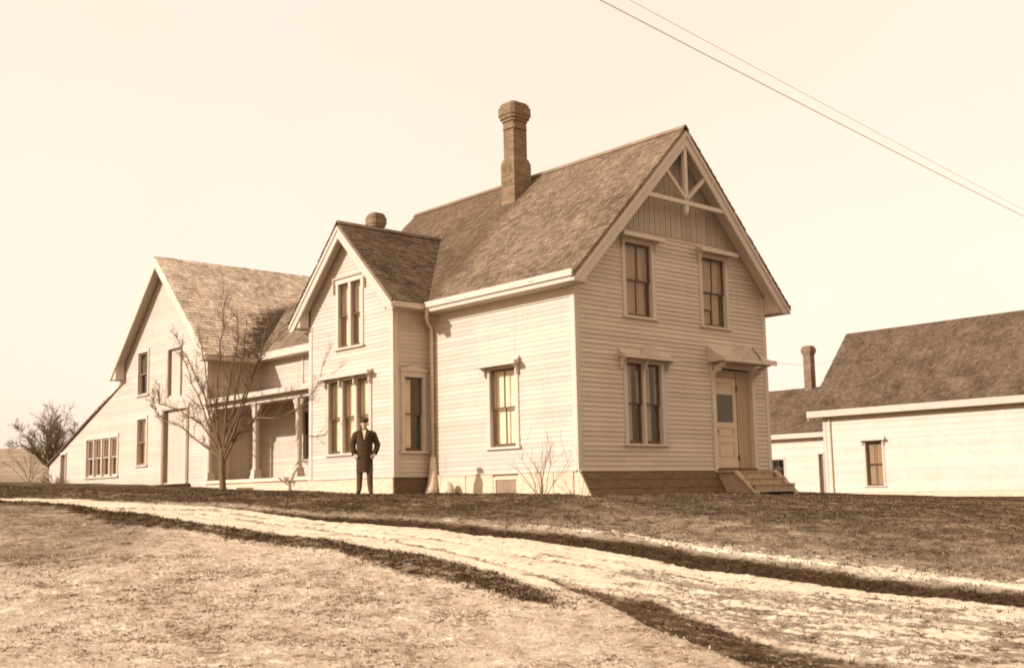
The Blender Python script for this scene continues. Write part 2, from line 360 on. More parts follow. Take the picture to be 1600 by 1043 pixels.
def window(house, pl, a0, a1, z0, z1, units=1, cols=2, curtains=((0, 1),), head=True, hoodspec=None, case=.11, extra=None, sash='sash_paint', blind=False, mull=.07, label=None, rows=2, trim='trim_paint', split=.5):
    win = bpy.data.objects.new('window', None); COL.objects.link(win); win.parent = house; win.empty_display_size = .1
    if label: win['label'] = label
    mb = MB()
    pl.box(mb, a0 - case, a0, .0, .045, z0, z1); pl.box(mb, a1, a1 + case, .0, .045, z0, z1); pl.box(mb, a0 - case - .01, a1 + case + .01, .0, .05, z1, z1 + .13)
    # reveals inside the opening
    pl.box(mb, a0 - .02, a0, -.16, -.002, z0, z1); pl.box(mb, a1, a1 + .02, -.16, -.002, z0, z1); pl.box(mb, a0 - .02, a1 + .02, -.16, -.002, z1, z1 + .02)
    mb.build('casing', trim, win)
    pl.box(MB(), 0, 0, 0, 0, 0, 0)
    sb = MB(); pl.box(sb, a0 - case - .05, a1 + case + .05, -.16, .085, z0 - .055, z0); sb.build('sill', trim, win)
    W = (a1 - a0 - mull * (units - 1)) / units
    for u in range(units):
        l = a0 + u * (W + mull); r = l + W
        if u: pl.box(q := MB(), l - mull, l, -.12, .035, z0, z1); q.build('mullion', trim, win)
        zm = z0 + (z1 - z0) * split
        for (b, t, nn) in ((z0, zm + .02, -.105), (zm - .02, z1, -.065)):
            f = MB(); st = .05; bt = .075 if b == z0 else .035; tp = .035 if b == z0 else .05
            pl.box(f, l, l + st, nn, nn + .035, b, t); pl.box(f, r - st, r, nn, nn + .035, b, t); pl.box(f, l + st, r - st, nn + .001, nn + .034, b, b + bt); pl.box(f, l + st, r - st, nn + .001, nn + .034, t - tp, t)
            cw = (r - l - 2 * st) / cols
            for c in range(1, cols): pl.box(f, l + st + cw * c - .013, l + st + cw * c + .013, nn + .004, nn + .032, b + bt, t - tp)
            if extra and b == z0:
                zz = b + bt + (t - b - bt) * .42; pl.box(f, l + st, l + st + cw, nn + .006, nn + .042, zz - .025, zz + .02); pl.box(f, l + st + cw - .045, l + st + cw - .014, nn + .006, nn + .042, b + bt, zz - .025)
            f.build('sash', sash, win)
            for c in range(cols):
                g = MB(); pl.box(g, l + st + cw * c + (.013 if c else 0), l + st + cw * (c + 1) - (.013 if c < cols - 1 else 0), nn + .014, nn + .018, b + bt, t - tp); g.build('pane', 'window_glass', win)
        for (c0, c1) in curtains if (u == 0 or curtains != ((0, 1),)) else ():
            full = curtains == ((0, 1),); ca, cb_ = (a0 - .2, a1 + .2) if full else (l - .03 + (W + .10) * c0, l - .03 + (W + .10) * c1)
            curtain(win, pl, ca, cb_, z0 - .02, z1 + .02, -.186, 'sunlit_blind' if blind else 'curtain', (5 * (c1 - c0) + 1) * (units if full else 1))
    # dark room behind
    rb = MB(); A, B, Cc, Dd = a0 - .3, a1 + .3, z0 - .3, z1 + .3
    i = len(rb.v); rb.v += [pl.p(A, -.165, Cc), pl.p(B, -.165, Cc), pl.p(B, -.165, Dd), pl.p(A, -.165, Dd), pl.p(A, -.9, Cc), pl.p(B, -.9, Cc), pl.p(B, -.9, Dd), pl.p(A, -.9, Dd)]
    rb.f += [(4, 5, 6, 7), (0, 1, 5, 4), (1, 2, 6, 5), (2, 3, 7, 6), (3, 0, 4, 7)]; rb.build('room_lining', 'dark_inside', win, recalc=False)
    if hoodspec: hood(win, pl, **hoodspec)
    return win

# ------------------------------------------------------------------ ground
FH = np.array([FW[0], FW[1]]); FH = FH / np.linalg.norm(FH); RH = np.array([FH[1], -FH[0]])
PD = [-60, 0, 8, 11, 14, 17, 20, 22.2, 24, 26, 30, 40, 60, 90, 140, 300, 900]
PZ = [-2.2, -1.6, -1.50, -1.38, -1.10, -.73, -.38, -.15, -.02, .01, .05, .20, .12, .3, 1.0, 2.0, 2.0]
_dd = np.linspace(-60, 900, 9601); _zz = np.interp(_dd, PD, PZ); _k = np.hanning(21); _k /= _k.sum(); _zz = np.convolve(np.pad(_zz, 10, mode='edge'), _k, 'valid')
def base_z(S, D):
    S = np.asarray(S, float); D = np.asarray(D, float)
    z = np.interp(D, _dd, _zz) - (.012 * np.clip(S, -3.5, 0) + .036 * np.clip(S + 3.5, -26, 0) + .020 * np.clip(S, 0, 30)) * np.clip(D / 12, 0, 1)
    # the field behind the shed climbs to the left
    hill = np.clip((D - 52) / 60, 0, 1) ** 1.3 * np.clip((-S - 16) / 25, 0, 1) * 4.0
    z = z - np.clip((S - 5) * .03, 0, .33) * np.clip(D / 20, 0, 1)
    return z + hill
def sd(x, y): return (x - CAM[0]) * RH[0] + (y - CAM[1]) * RH[1], (x - CAM[0]) * FH[0] + (y - CAM[1]) * FH[1]
def xy(S, D): return CAM[0] + S * RH[0] + D * FH[0], CAM[1] + S * RH[1] + D * FH[1]
def ray(px, py): return FW + RT * (px - PPX) / FPX - UP * (py - PPY) / FPX
def on_ground(px, py):
    d = ray(px, py); t = np.arange(5, 60, .05); P = CAM[None] + d[None] * t[:, None]; S, D = sd(P[:, 0], P[:, 1]); g = base_z(S, D) - P[:, 2]
    i = int(np.argmax(g > 0)) if (g > 0).any() else len(t) - 1
    return float(S[i]), float(D[i])
def curve(pts):
    q = sorted(on_ground(*p) for p in pts); s = np.array([a for a, _ in q]); d = np.array([b for _, b in q])
    return lambda S: np.interp(S, s, d) + np.where(S > s[-1], (S - s[-1]) * (d[-1] - d[-2]) / (s[-1] - s[-2] + 1e-6) * .6, 0)
cAu = curve([(120, 779), (330, 786), (500, 800), (675, 808), (844, 825), (1000, 840), (1097, 858), (1240, 878), (1373, 897)])
cAl = curve([(120, 779.5), (330, 789), (500, 812), (675, 826), (844, 845), (1000, 868), (1097, 887), (1240, 907), (1373, 926)])
cT = curve([(330, 803), (500, 826), (625, 845), (719, 864), (812, 889), (875, 907)])
cBu = curve([(60, 784), (120, 790), (207, 804), (332, 823), (426, 834), (520, 845), (562, 854), (656, 870), (750, 889), (812, 911), (906, 932), (940, 950)])
cBl = curve([(60, 787), (120, 800), (207, 823), (332, 836), (426, 851), (520, 865), (562, 876), (656, 904), (750, 923), (812, 936), (906, 954), (940, 957)])
cCu = curve([(837, 897), (920, 915), (1009, 931), (1067, 952), (1126, 972), (1185, 990), (1260, 1010)])
cCl = curve([(837, 900), (920, 928), (1009, 970), (1067, 996), (1126, 1020), (1185, 1043)])
SB_END = on_ground(945, 955)[0]; SC0 = on_ground(837, 898)[0]
def wob(S, D, a, f):
    return a * (np.sin(S * f * .83 + 1.3 * np.sin(D * f)) + .6 * np.sin(S * f * 2.57 + 2 + 1.7 * np.sin(S * .61) + D * f * 1.1) + .35 * np.sin(S * f * 7.1 + 5 + 2.3 * np.sin(S * 1.3 + D)))
def sstep(x, a, b):
    t = np.clip((x - a) / (b - a), 0, 1); return t * t * (3 - 2 * t)
def zones(S, D):
    Dw = D + wob(S, D, .05, 1.0)
    au, al, t_, bu, bl, cu, cl = (c(S) for c in (cAu, cAl, cT, cBu, cBl, cCu, cCl))
    bandA = sstep(Dw, al - .14, al + .10) * (1 - sstep(Dw, au - .22, au + .14))
    Db = D + wob(S, D, .09, 1.6); endB = 1 - sstep(S, SB_END - .8, SB_END)
    bandB = sstep(Db, bl - .28, bl + .22) * (1 - sstep(Db, bu - .2, bu + .12)) * endB
    startC = sstep(S, SC0 - .1, SC0 + .5)
    bandC = sstep(Db, cl - .25, cl + .2) * (1 - sstep(Db, cu - .2, cu + .12)) * startC
    track = np.clip(np.exp(-((D - t_) / .09) ** 2) * (S < on_T) + .7 * np.exp(-((D - t_ - .45 * (al - t_)) / .10) ** 2), 0, 1)
    lo = np.where(S < SB_END, bl, np.minimum(cl, bl)); hi = np.where(S < SC0, bu, np.maximum(bu, cu))
    lawn = sstep(D, au - .05, au + .1)
    road = (1 - lawn) * sstep(D, np.where(S < SC0 + .3, bu, cu) - .1, np.where(S < SC0 + .3, bu, cu) + .1)
    near = np.clip(1 - lawn - road, 0, 1)
    return dict(A=bandA, B=bandB, C=bandC, T=track, lawn=lawn, road=road, near=near, au=au, al=al)
on_T = on_ground(875, 907)[0]
def carve(S, D, Z=None):
    Z = Z or zones(S, D); fade = (np.abs(S) < 40) * 1.0
    lip = np.exp(-((D - Z['au'] - .12) / .15) ** 2)
    return fade * (-.09 * Z['A'] + .025 * lip * (S > -6) + .02 * Z['B'] - .05 * Z['C'] - .03 * Z['T'] + .012 * wob(S, D, 1, 2.3) * (1 - Z['road'] * .5))
def gz(x, y):
    S, D = sd(x, y); return float(base_z(S, D) + carve(np.array([S]), np.array([D]))[0])
def axis(parts):
    return np.unique(np.concatenate([np.arange(a, b, s) for a, b, s in parts]).round(4))
aS = axis([(-900, -200, 50), (-200, -60, 8), (-60, -20, 1), (-20, -11, .25), (-11, 11, .065), (11, 20, .25), (20, 60, 1), (60, 200, 8), (200, 901, 50)])
aD = axis([(-60, 0, 6), (0, 6, 1), (6, 8, .1), (8, 23, .05), (23, 32, .15), (32, 60, .6), (60, 140, 3), (140, 901, 40)])
SS, DD = np.meshgrid(aS, aD); SS = SS.ravel(); DD = DD.ravel(); ZN = zones(SS, DD)
ZZ = base_z(SS, DD) + carve(SS, DD, ZN)
fine = (DD > 6) & (DD < 30) & (np.abs(SS) < 14)
ZZ = ZZ + fine * rng.normal(0, .006, len(ZZ))
XX, YY = xy(SS, DD)
nS, nD = len(aS), len(aD)
idx = np.arange(nS * nD).reshape(nD, nS); F4 = np.stack([idx[:-1, :-1], idx[:-1, 1:], idx[1:, 1:], idx[1:, :-1]], -1).reshape(-1, 4)
gm = bpy.data.meshes.new('ground'); gm.vertices.add(nS * nD); gm.vertices.foreach_set('co', np.stack([XX, YY, ZZ], 1).astype('f4').ravel())
gm.loops.add(F4.size); gm.loops.foreach_set('vertex_index', F4.ravel().astype('i4')); gm.polygons.add(len(F4)); gm.polygons.foreach_set('loop_start', np.arange(0, F4.size, 4).astype('i4')); gm.update(); gm.validate(); gm.shade_smooth()
near_lip = np.exp(-np.clip(DD - ZN['au'] - .25, 0, 50) / .25) * ZN['lawn'] * sstep(SS, -4, 1.5)
flecks = np.exp(-np.clip(DD - ZN['au'], 0, 50) / 3.0) * ZN['lawn'] * sstep(SS, -2, 4)
right_fleck = sstep(SS, .6, 2.4) * ZN['road'] * (1 - sstep(DD, ZN['al'] - 1.4, ZN['al'] - .4))
leftdark = sstep(-SS, 4.5, 7) * ZN['near'] * sstep(DD, 13.5, 16)
a_snow = ZN['road'] * (.84 - .30 * right_fleck) + ZN['near'] * (.40 - .6 * leftdark) + ZN['lawn'] * (-.12 + .55 * near_lip + .55 * flecks)
a_snow = a_snow - 1.3 * (ZN['A'] + ZN['B']) - .62 * ZN['C'] - .45 * ZN['T']
a_dark = np.clip(.86 * ZN['A'] + .66 * ZN['B'] + .70 * ZN['C'] + .6 * ZN['T'], 0, 1)
a_pale = np.clip(ZN['near'] * (.9 - .6 * leftdark) + .5 * ZN['road'] + .3 * near_lip + .45 * flecks + .05 * ZN['lawn'], 0, 1)
far = sstep(DD, 45, 70); a_pale = a_pale * (1 - far) + .45 * far; a_snow = a_snow * (1 - far) + .05 * far
for nme, arr in (('snow', a_snow), ('dark', a_dark), ('pale', a_pale), ('rs', SS), ('rd', DD - ZN['al'])):
    at_ = gm.attributes.new(nme, 'FLOAT', 'POINT'); at_.data.foreach_set('value', arr.astype('f4'))
gm.materials.append(MATS['ground']); go = bpy.data.objects.new('ground', gm); COL.objects.link(go); go['kind'] = 'structure'; go['label'] = 'sloping ground with brown winter lawn, snowy cart road and pale straw field'

# house footprints (no grass inside)
FOOT = [(-.05, 7.05, -.4, 9.9), (-1.2, 0, 5.1, 9.1), (-.7, 7, 9, 16.1), (-.7, 8, 16, 30.3), (4.6, 6.5, -1.2, 0), (30.3, 38, -2, 13.4)]
def grass():
    VV = []; TT = []
    def scatter(n, s0, s1, d0, d1, tones, h, keep, nb=4, lean=.7, ww0=.0035):
        S = rng.uniform(s0, s1, n); D = rng.uniform(d0, d1, n); Z = zones(S, D); clump = .5 + .5 * np.sin(S * 3.1 + 2 * np.sin(D * 2.3)) * np.sin(D * 3.7 + 1.7 * np.sin(S * 1.9))
        k = rng.random(n) < keep(S, D, Z) * (.35 + .65 * clump); S = S[k]; D = D[k]
        x, y = xy(S, D); ok = np.ones(len(S), bool)
        for a, b, c, d in FOOT: ok &= ~((x > a) & (x < b) & (y > c) & (y < d))
        S, D, x, y = (np.repeat(q[ok], nb) for q in (S, D, x, y)); z = base_z(S, D) + carve(S, D); m_ = len(S)
        an = rng.uniform(0, 6.283, m_); ln = h * rng.uniform(.4, 1.35, m_); le = lean * rng.uniform(.3, 1.5, m_); ww = ww0 + .00022 * D
        bx, by = x + rng.normal(0, .03, m_), y + rng.normal(0, .03, m_); dx, dy = np.cos(an), np.sin(an); tip = ln * np.clip(1.25 - .5 * le, .3, 1)
        VV.append(np.stack([np.stack([bx - dy * ww, by + dx * ww, z - .01], 1), np.stack([bx + dy * ww, by - dx * ww, z - .01], 1), np.stack([bx + dx * le * ln * .5 + dy * ww * .7, by + dy * le * ln * .5 - dx * ww * .7, z + tip * .65], 1), np.stack([bx + dx * le * ln, by + dy * le * ln, z + tip], 1)], 1).reshape(-1, 3))
        tb = np.array([sep(t) for t in tones]); TT.append(np.repeat(tb[rng.integers(0, len(tones), m_)], 4, 0))
    scatter(42000, -13, 10.5, 14, 30, (.02, .035, .05, .07, .10, .22), .032, lambda S, D, Z: Z['lawn'] * (1 - .4 * (D > 25)), 3, 1.0)
    scatter(12000, -9, 6, 7.5, 20, (.12, .4, .5, .6, .65), .022, lambda S, D, Z: Z['near'] * (1 - Z['B']) * (1 - Z['C']), 4, 1.8)
    pc = np.stack([np.where(rng.random(420) < .6, rng.uniform(-7, -.5, 420), rng.uniform(-5, 4, 420)), rng.uniform(7, 16, 420), rng.uniform(.06, .26, 420) ** 1.0, rng.uniform(.3, 1, 420)], 1)
    def patch(S, D):
        v = np.zeros(len(S))
        for c0, d0, r0, w0 in pc: v = np.maximum(v, w0 * np.exp(-(((S - c0) / (r0 * 1.5)) ** 2 + ((D - d0) / r0) ** 2)))
        return v
    scatter(60000, -9, 4, 7, 16, (.06, .09, .14, .25, .4), .028, lambda S, D, Z: Z['near'] * (1 - Z['B']) * patch(S, D), 3, 1.9)
    scatter(70000, -11, 2, 9, 25, (.025, .04, .06, .09, .15), .045, lambda S, D, Z: Z['B'], 4, 1.3)
    scatter(30000, -8, 8, 12, 22, (.012, .02, .035, .06), .035, lambda S, D, Z: Z['A'], 3, 1.1)
    scatter(14000, 0, 8, 7, 16, (.02, .04, .09), .03, lambda S, D, Z: Z['road'] * sstep(S, 1.2, 3) * .22 + Z['C'] * .6, 4, 1.3)
    V = np.concatenate(VV); T = np.concatenate(TT); q = np.arange(len(V) // 4)[:, None] * 4; Fc = np.concatenate([q + [0, 1, 2], q + [0, 2, 3]]).tolist(); V = V.tolist()
    me = bpy.data.meshes.new('dry_grass'); me.from_pydata(V, [], Fc)
    ca = me.color_attributes.new('tone', 'FLOAT_COLOR', 'POINT'); ca.data.foreach_set('color', T.astype('f4').ravel())
    me.materials.append(MATS['dry_grass']); o = bpy.data.objects.new('dry_grass', me); COL.objects.link(o); o['kind'] = 'stuff'; o['label'] = 'short dry winter grass on the lawn and road verges'; o['category'] = 'grass'
grass()

# ------------------------------------------------------------------ farmhouse: main block and front bay
H = thing('farmhouse', 'large white clapboard house with steep gable, tall brick chimney and hooded windows', 'house', (3.5, 5, 0))
WID, OE, OG, ZE, ZR, YB = 7.0, .50, .48, 4.66, 8.705, 9.9
SL = (ZR - ZE) / (WID / 2 + OE)                       # roof rise per metre
roofz = lambda x: ZE + (min(x, WID - x) + OE) * SL
PG, PL_, PTF, PTS = Plane('x', 0.0, -1), Plane('y', 0.0, -1), Plane('y', -1.122, -1), Plane('x', 5.188, -1)
SK = .47
# openings
gw1, gw2, gw3 = (1.67, 2.58, 4.0, 5.72), (4.47, 5.40, 4.0, 5.72), (1.60, 2.785, 1.07, 2.913)
DOOR = (4.78, 6.28, .47, 2.98)
lw1 = (1.955, 2.847, 1.085, 2.904)
tw1, tw2, tw3 = (6.557, 7.602, 3.869, 5.567), (6.21, 8.07, 1.12, 3.0), (-.816, -.246, 1.098, 2.928)
u_in = .09     # underside of the roof below its surface
gl = lambda z: max(.0, (z + u_in - ZE) / SL - OE); gr = lambda z: WID - gl(z)
wall_g = siding(H, PG, SK, 6.08, gl, gr, [gw1, gw2, gw3, DOOR], True, None, butt=.025)
wall_l = siding(H, PL_, SK, 4.62, lambda z: 0.0, lambda z: 5.188 if z > 0 else 0, [lw1], True, None)
# gable top: vertical beaded boards with pointed ends
mb = MB(); x = gl(6.0) + .02; k = 0
while x < WID - gl(6.0) - .1:
    bw_ = .085; zt = min(roofz(x), roofz(x + bw_)) - u_in; zb = 6.08 + (.0 if True else 0)
    if zt > zb + .03:
        P_ = [(x, 0, zb), (x + bw_ / 2, 0, zb - .075), (x + bw_, 0, zb), (x + bw_, 0, roofz(x + bw_) - u_in), (x + .004, 0, roofz(x + .004) - u_in)]
        mb.prism([(a, -.028 - (.006 if k % 2 else 0), c) for a, b, c in P_], (0, .03, 0))
    x += bw_ + .012; k += 1
gb = mb.build('gable_board', 'batten_paint', H, 'stuff')
mb = MB(); mb.prism([(gl(6.08), -.002, 6.08), (WID - gl(6.08), -.002, 6.08), (WID / 2, -.002, ZR - u_in)], (0, .12, 0)); mb.build('gable_wall', 'batten_paint', H)
# other walls of the main block (rear, far side, behind the bay)
mb = MB(); mb.box(6.86, 6.999, .15, YB - .14, SK, 4.62); mb.box(0.0, .14, 5.2, YB - .14, SK, 4.62); mb.build('wall', 'clapboard_paint_joined', H)
mb = MB(); mb.prism([(0.0, YB, SK), (WID, YB, SK), (WID, YB, 4.66), (WID / 2, YB, ZR - .12), (0, YB, 4.66)], (0, -.14, 0)); mb.build('wall', 'clapboard_paint_joined', H)
# corner boards
for (x0, x1, y0, y1, z1) in ((-.032, .11, -.034, -.0, 4.93), (-.034, -.0, .0, .11, 4.50), (WID - .11, WID + .03, -.034, 0, 4.93), (WID + .001, WID + .03, 0.001, .11, 4.5)):
    MB().box(x0, x1, y0, y1, SK + .002, z1).build('corner_board', 'trim_paint', H)
# frieze under the eaves
MB().box(-.036, -.001, .112, 4.7, 4.28, 4.50).build('frieze', 'trim_paint', H)
# skirt, banking and foundations
bk = MB()
for j in range(3):
    t0, t1 = j / 3, (j + 1) / 3 - .015
    y0, y1 = -.36 + .33 * t0, -.36 + .33 * t1; z0, z1 = -.12 + .58 * t0, -.12 + .58 * t1
    MB().prism([(0.02, y0 - .012, z0), (0.02, y1 - .012, z1), (0.02, y1 + .03, z1), (0.02, y0 + .03, z0)], (4.66, 0, 0)).build('banking_board', 'bank_board', H)  # weathered brown, with the shade of this sloping side put into the colour
MB().prism([(-.03, -.40, -.14), (-.03, -.03, .47), (-.03, .12, .47), (-.03, .12, -.14)], (.045, 0, 0)).build('banking_end', 'skirt_board', H)
MB().box(0.02, 6.98, -.015, .2, -.4, .465).build('foundation', 'foundation_stone', H)
MB().box(6.45, 7.02, -.05, -.016, -.3, .468).build('skirt_board', 'bank_board', H)
yy = .125
for wdt in (.62, 1.15, .0, 1.0, .95, .48):
    if wdt == 0: yy = 2.78; continue
    e = min(yy + wdt, 1.90 if yy < 1.9 else 5.18)
    MB().box(-.05 - random.uniform(0, .012), -.004, yy, e - .018, -.3, .455).build('skirt_board', 'skirt_board', H); yy = e
MB().box(.0, .3, .12, 9.8, -.4, .455).build('foundation', 'foundation_stone', H)
MB().box(-.075, -.002, 0, 5.18, .455, .485).build('water_table', 'trim_paint', H)
MB().box(.0, 4.7, -.07, -.003, .455, .483).build('water_table', 'trim_paint', H)
cw = MB(); PL_.box(cw, 1.90, 2.78, .0, .035, .33, .40); PL_.box(cw, 1.90, 1.98, .0, .035, -.1, .33); PL_.box(cw, 2.70, 2.78, .0, .035, -.1, .33); cw.build('cellar_window_frame', 'skirt_board', H)
PL_.box(q := MB(), 1.98, 2.70, .0, .012, -.1, .33); q.build('cellar_shutter', 'brown_jamb', H)

# main roof
rf = MB(); sv = Vector((1, 0, SL)); hl = (WID / 2 + OE) * math.sqrt(1 + SL * SL)
slab(rf, (-OE, -OG, ZE), (0, 1, 0), (1, 0, SL), YB + .45 + OG, hl, .07); slab(rf, (WID + OE, -OG, ZE), (0, 1, 0), (-1, 0, SL), YB + .45 + OG, hl, .07)
roof = rf.build('roof', 'shingle_main', H)
sh = MB(); LR = YB + .45 + OG
shingles(sh, (-OE - .03, -OG - .025, ZE - .03 * SL), (0, 1, 0), (1, 0, SL), LR, hl + .03); shingles(sh, (WID + OE + .03, -OG - .025, ZE - .03 * SL), (0, 1, 0), (-1, 0, SL), LR, hl + .03, .2)
sh.build('shingle', 'shingle_main', roof, 'stuff', recalc=False)
MB().bar((WID / 2 - .06, -OG - .02, ZR + .0), (WID / 2 - .06, YB + .45, ZR), .16, .025, (-SL, 0, 1)).build('ridge_board', 'shingle_main', roof); MB().bar((WID / 2 + .06, -OG - .02, ZR), (WID / 2 + .06, YB + .45, ZR), .16, .025, (SL, 0, 1)).build('ridge_board', 'shingle_main', roof)
# eave boxes with fascia
for sg, xo in ((-1, -OE), (1, WID + OE)):
    y1 = 4.72 if sg < 0 else YB + .4
    xa, xb = sorted((xo, xo - sg * .03)); MB().box(xa, xb, -OG + .055, y1, 4.50, 4.66).build('fascia', 'trim_paint', roof)
    xa, xb = sorted((xo + sg * .055, xo)); MB().box(xa, xb, -OG - .01, y1, 4.60, 4.745).build('gutter', 'trim_paint', roof)
    xa, xb = sorted((xo - sg * .03, xo - sg * (OE - .002))); MB().box(xa, xb, -OG + .055, y1, 4.50, 4.525).build('soffit', 'trim_paint', roof)
# rake boards with moulding, raking soffit
for sg in (-1, 1):
    X = lambda t: WID / 2 + sg * (WID / 2 + OE) * (1 - t)
    Zr = lambda t: ZE + (ZR - ZE) * t
    for (n0, n1, d0, d1, nm) in ((-OG, -OG + .045, .075, .33, 'rake_board'), (-OG - .03, -OG, .075, .15, 'rake_moulding')):
        def off(t, d):  # d below roof surface measured vertically
            return (X(t), 0, Zr(t) - d * 1.42)
        tc_ = max(0, (4.495 + d1 * 1.42 - ZE) / (ZR - ZE)); P_ = [off(0, d0), off(1, d0), off(1, d1), off(tc_, d1), (X(0), 0, max(4.495, Zr(0) - d1 * 1.42))]
        MB().prism([(a, n0, c) for a, b, c in P_], (0, n1 - n0, 0)).build(nm, 'trim_paint', roof)
    P_ = [(X(.10), 0, Zr(.10) - .10 * 1.42), (X(1), 0, Zr(1) - .10 * 1.42), (X(1), 0, Zr(1) - .125 * 1.42), (X(.10), 0, Zr(.10) - .125 * 1.42)]
    MB().prism([(a, -OG + .047, c) for a, b, c in P_], (0, OG - .085, 0)).build('soffit', 'trim_paint', roof)
    # eave return closing the box end
    MB().prism([(X(0) - sg * .034, -OG + .047, 4.527), (X(0) - sg * .034, -OG + .047, 4.60), (X(.122), -OG + .047, Zr(.122) - .11 * 1.42), (X(.122), -OG + .047, 4.527)], (0, OG - .085, 0)).build('eave_return', 'trim_paint', roof)
# gable truss ornament
ty = -.40; tr = bpy.data.objects.new('gable_truss', None); COL.objects.link(tr); tr.parent = H
for p, q, w_ in (((3.5, ty, 6.66), (3.5, ty, 8.24), .11), ((3.5, ty - .004, 6.92), (2.72, ty - .004, 7.60), .085), ((3.5, ty - .004, 6.92), (4.28, ty - .004, 7.60), .085)):
    MB().bar(p, q, w_, .09, (0, 1, 0)).build('strut', 'trim_paint', tr)
MB().box(1.97, 5.03, ty - .055, ty + .04, 6.785, 6.885).build('tie_beam', 'trim_paint', tr)
MB().tube([(3.5, ty, 6.69), (3.5, ty, 6.62), (3.5, ty, 6.57), (3.5, ty, 6.54)], [.05, .07, .05, .015], 10).build('pendant', 'trim_paint', tr)

# gable windows
window(H, PG, *gw1, curtains=((0, .66), (.70, 1.3)), hoodspec=dict(a0=1.42, a1=2.83, z=5.84, proj=.26, h=.14))
window(H, PG, *gw2, curtains=((0, 1),), extra=True, hoodspec=dict(a0=4.22, a1=5.65, z=5.84, proj=.26, h=.14))
window(H, PG, *gw3, units=2, cols=1, curtains=((.1, .62), (.86, 1.4)), hoodspec=dict(a0=1.26, a1=3.12, z=3.02, proj=.30, h=.23, gablet=.24, nb=3))
# long side window
window(H, PL_, *lw1, curtains=((0, 1),), blind=True, hoodspec=dict(a0=1.70, a1=3.10, z=2.98, proj=.28, h=.20))

# front door with its hood and steps
dr = bpy.data.objects.new('door', None); COL.objects.link(dr); dr.parent = H
a0, a1, z0, z1 = DOOR
f = MB(); PG.box(f, a0 - .13, a0, .0, .06, z0 + .015, z1); PG.box(f, a1, a1 + .13, .0, .06, z0 + .015, z1); PG.box(f, a0 - .13, a1 + .13, .0, .055, z1, z1 + .16); PG.box(f, a0 - .02, a0, -.2, -.001, z0, z1); PG.box(f, a1, a1 + .02, -.2, -.001, z0, z1); f.build('casing', 'trim_paint', dr)
PG.box(q := MB(), a0, a1, -.2, .1, z0 - .01, z0 + .05); q.build('threshold', 'bank_board', dr)
# leaf: stiles, rails, panels, glass
L0, L1, B0, T0 = a0 + .06, a0 + .98, z0 + .06, z1 - .22; n0, n1 = -.12, -.075
lf = MB()
PG.box(lf, L0, L0 + .13, n0, n1, B0, T0); PG.box(lf, L1 - .13, L1, n0, n1, B0, T0)
for (b, t) in ((B0, B0 + .22), (B0 + .62, B0 + .72), (B0 + .98, B0 + 1.12), (T0 - .62 + .02, T0 - .50) if False else (T0 - .42, T0 - .32), (T0 - .13, T0)): PG.box(lf, L0 + .13, L1 - .13, n0, n1 - .001, b, t)
lf.build('door_leaf', 'door_wood', dr)
for (b, t) in ((B0 + .22, B0 + .62), (B0 + .72, B0 + .98), (T0 - .32, T0 - .13)): 
    pn = MB(); PG.box(pn, L0 + .13, L1 - .13, n0 + .005, n1 - .022, b, t)
    if t - b > .2: PG.box(pn, L0 + .20, L1 - .20, n1 - .024, n1 - .006, b + .06, t - .06)
    pn.build('door_panel', 'door_wood', dr)
PG.box(q := MB(), L0 + .13, L1 - .13, n0 + .02, n0 + .026, B0 + 1.12, T0 - .42); q.build('pane', 'window_glass', dr)
PG.box(q := MB(), L0 + .1, L1 - .1, n0 - .06, n0 - .04, B0 + 1.0, T0 - .3); q.build('curtain', 'dark_inside', dr)  # dark sheet painted as the unlit room behind the glass, no real curtain
x = L1 + .02
while x < a1 - .02:
    e = min(x + .105, a1 - .005); PG.box(q := MB(), x, e - .008, -.10 - random.uniform(0, .006), -.06, z0 + .052, z1 - .02); q.build('plank', 'plank_grey', dr); x = e
PG.box(q := MB(), a0, L1 + .012, -.13, -.08, T0 + .012, z1 - .02); q.build('transom_panel', 'plank_grey', dr)
PG.box(q := MB(), a0, a1, -.22, -.17, z0 + .05, z1); q.build('door_back', 'dark_inside', dr)
MB().tube([(L0 + .065, .075, 1.42), (L0 + .065, .045, 1.42), (L0 + .065, .02, 1.42), (L0 + .065, .008, 1.42)], [.015, .015, .035, .02], 10).build('knob', 'iron', dr)
for zz in (B0 + .25, T0 - .25): PG.box(q := MB(), L1 - .02, L1 + .045, -.06, -.052, zz - .07, zz + .07); q.build('hinge', 'iron', dr)
# door hood: roof panels, gablet, scroll brackets
dh = bpy.data.objects.new('door_hood', None); COL.objects.link(dh); dh.parent = H
ha0, ha1, hz, hp = 4.50, 6.54, 3.10, .62
q = MB(); prof = [(0.02, hz + .42), (hp * .5, hz + .20), (hp, hz + .06), (hp, hz), (0.02, hz)]
q.loft([[PG.p(ha0 + .06 * (1 - n / hp), n, zz) for n, zz in prof], [PG.p(ha1 - .06 * (1 - n / hp), n, zz) for n, zz in prof]]); q.build('hood', 'trim_paint', dh)
PG.box(q := MB(), ha0 - .03, ha1 + .03, hp - .03, hp + .03, hz - .03, hz + .085); q.build('hood_rim', 'trim_paint', dh)
c = (ha0 + ha1) / 2
MB().prism([PG.p(c - .33, hp + .035, hz + .07), PG.p(c + .33, hp + .035, hz + .07), PG.p(c, hp + .035, hz + .34)], PG.vec(0, -.5, 0)).build('gablet', 'trim_paint', dh)
for sg in (-1, 1): MB().bar(PG.p(c + sg * .40, hp - .22, hz + .065), PG.p(c, hp - .22, hz + .39), .56, .035).build('gablet_roof', 'trim_paint', dh)
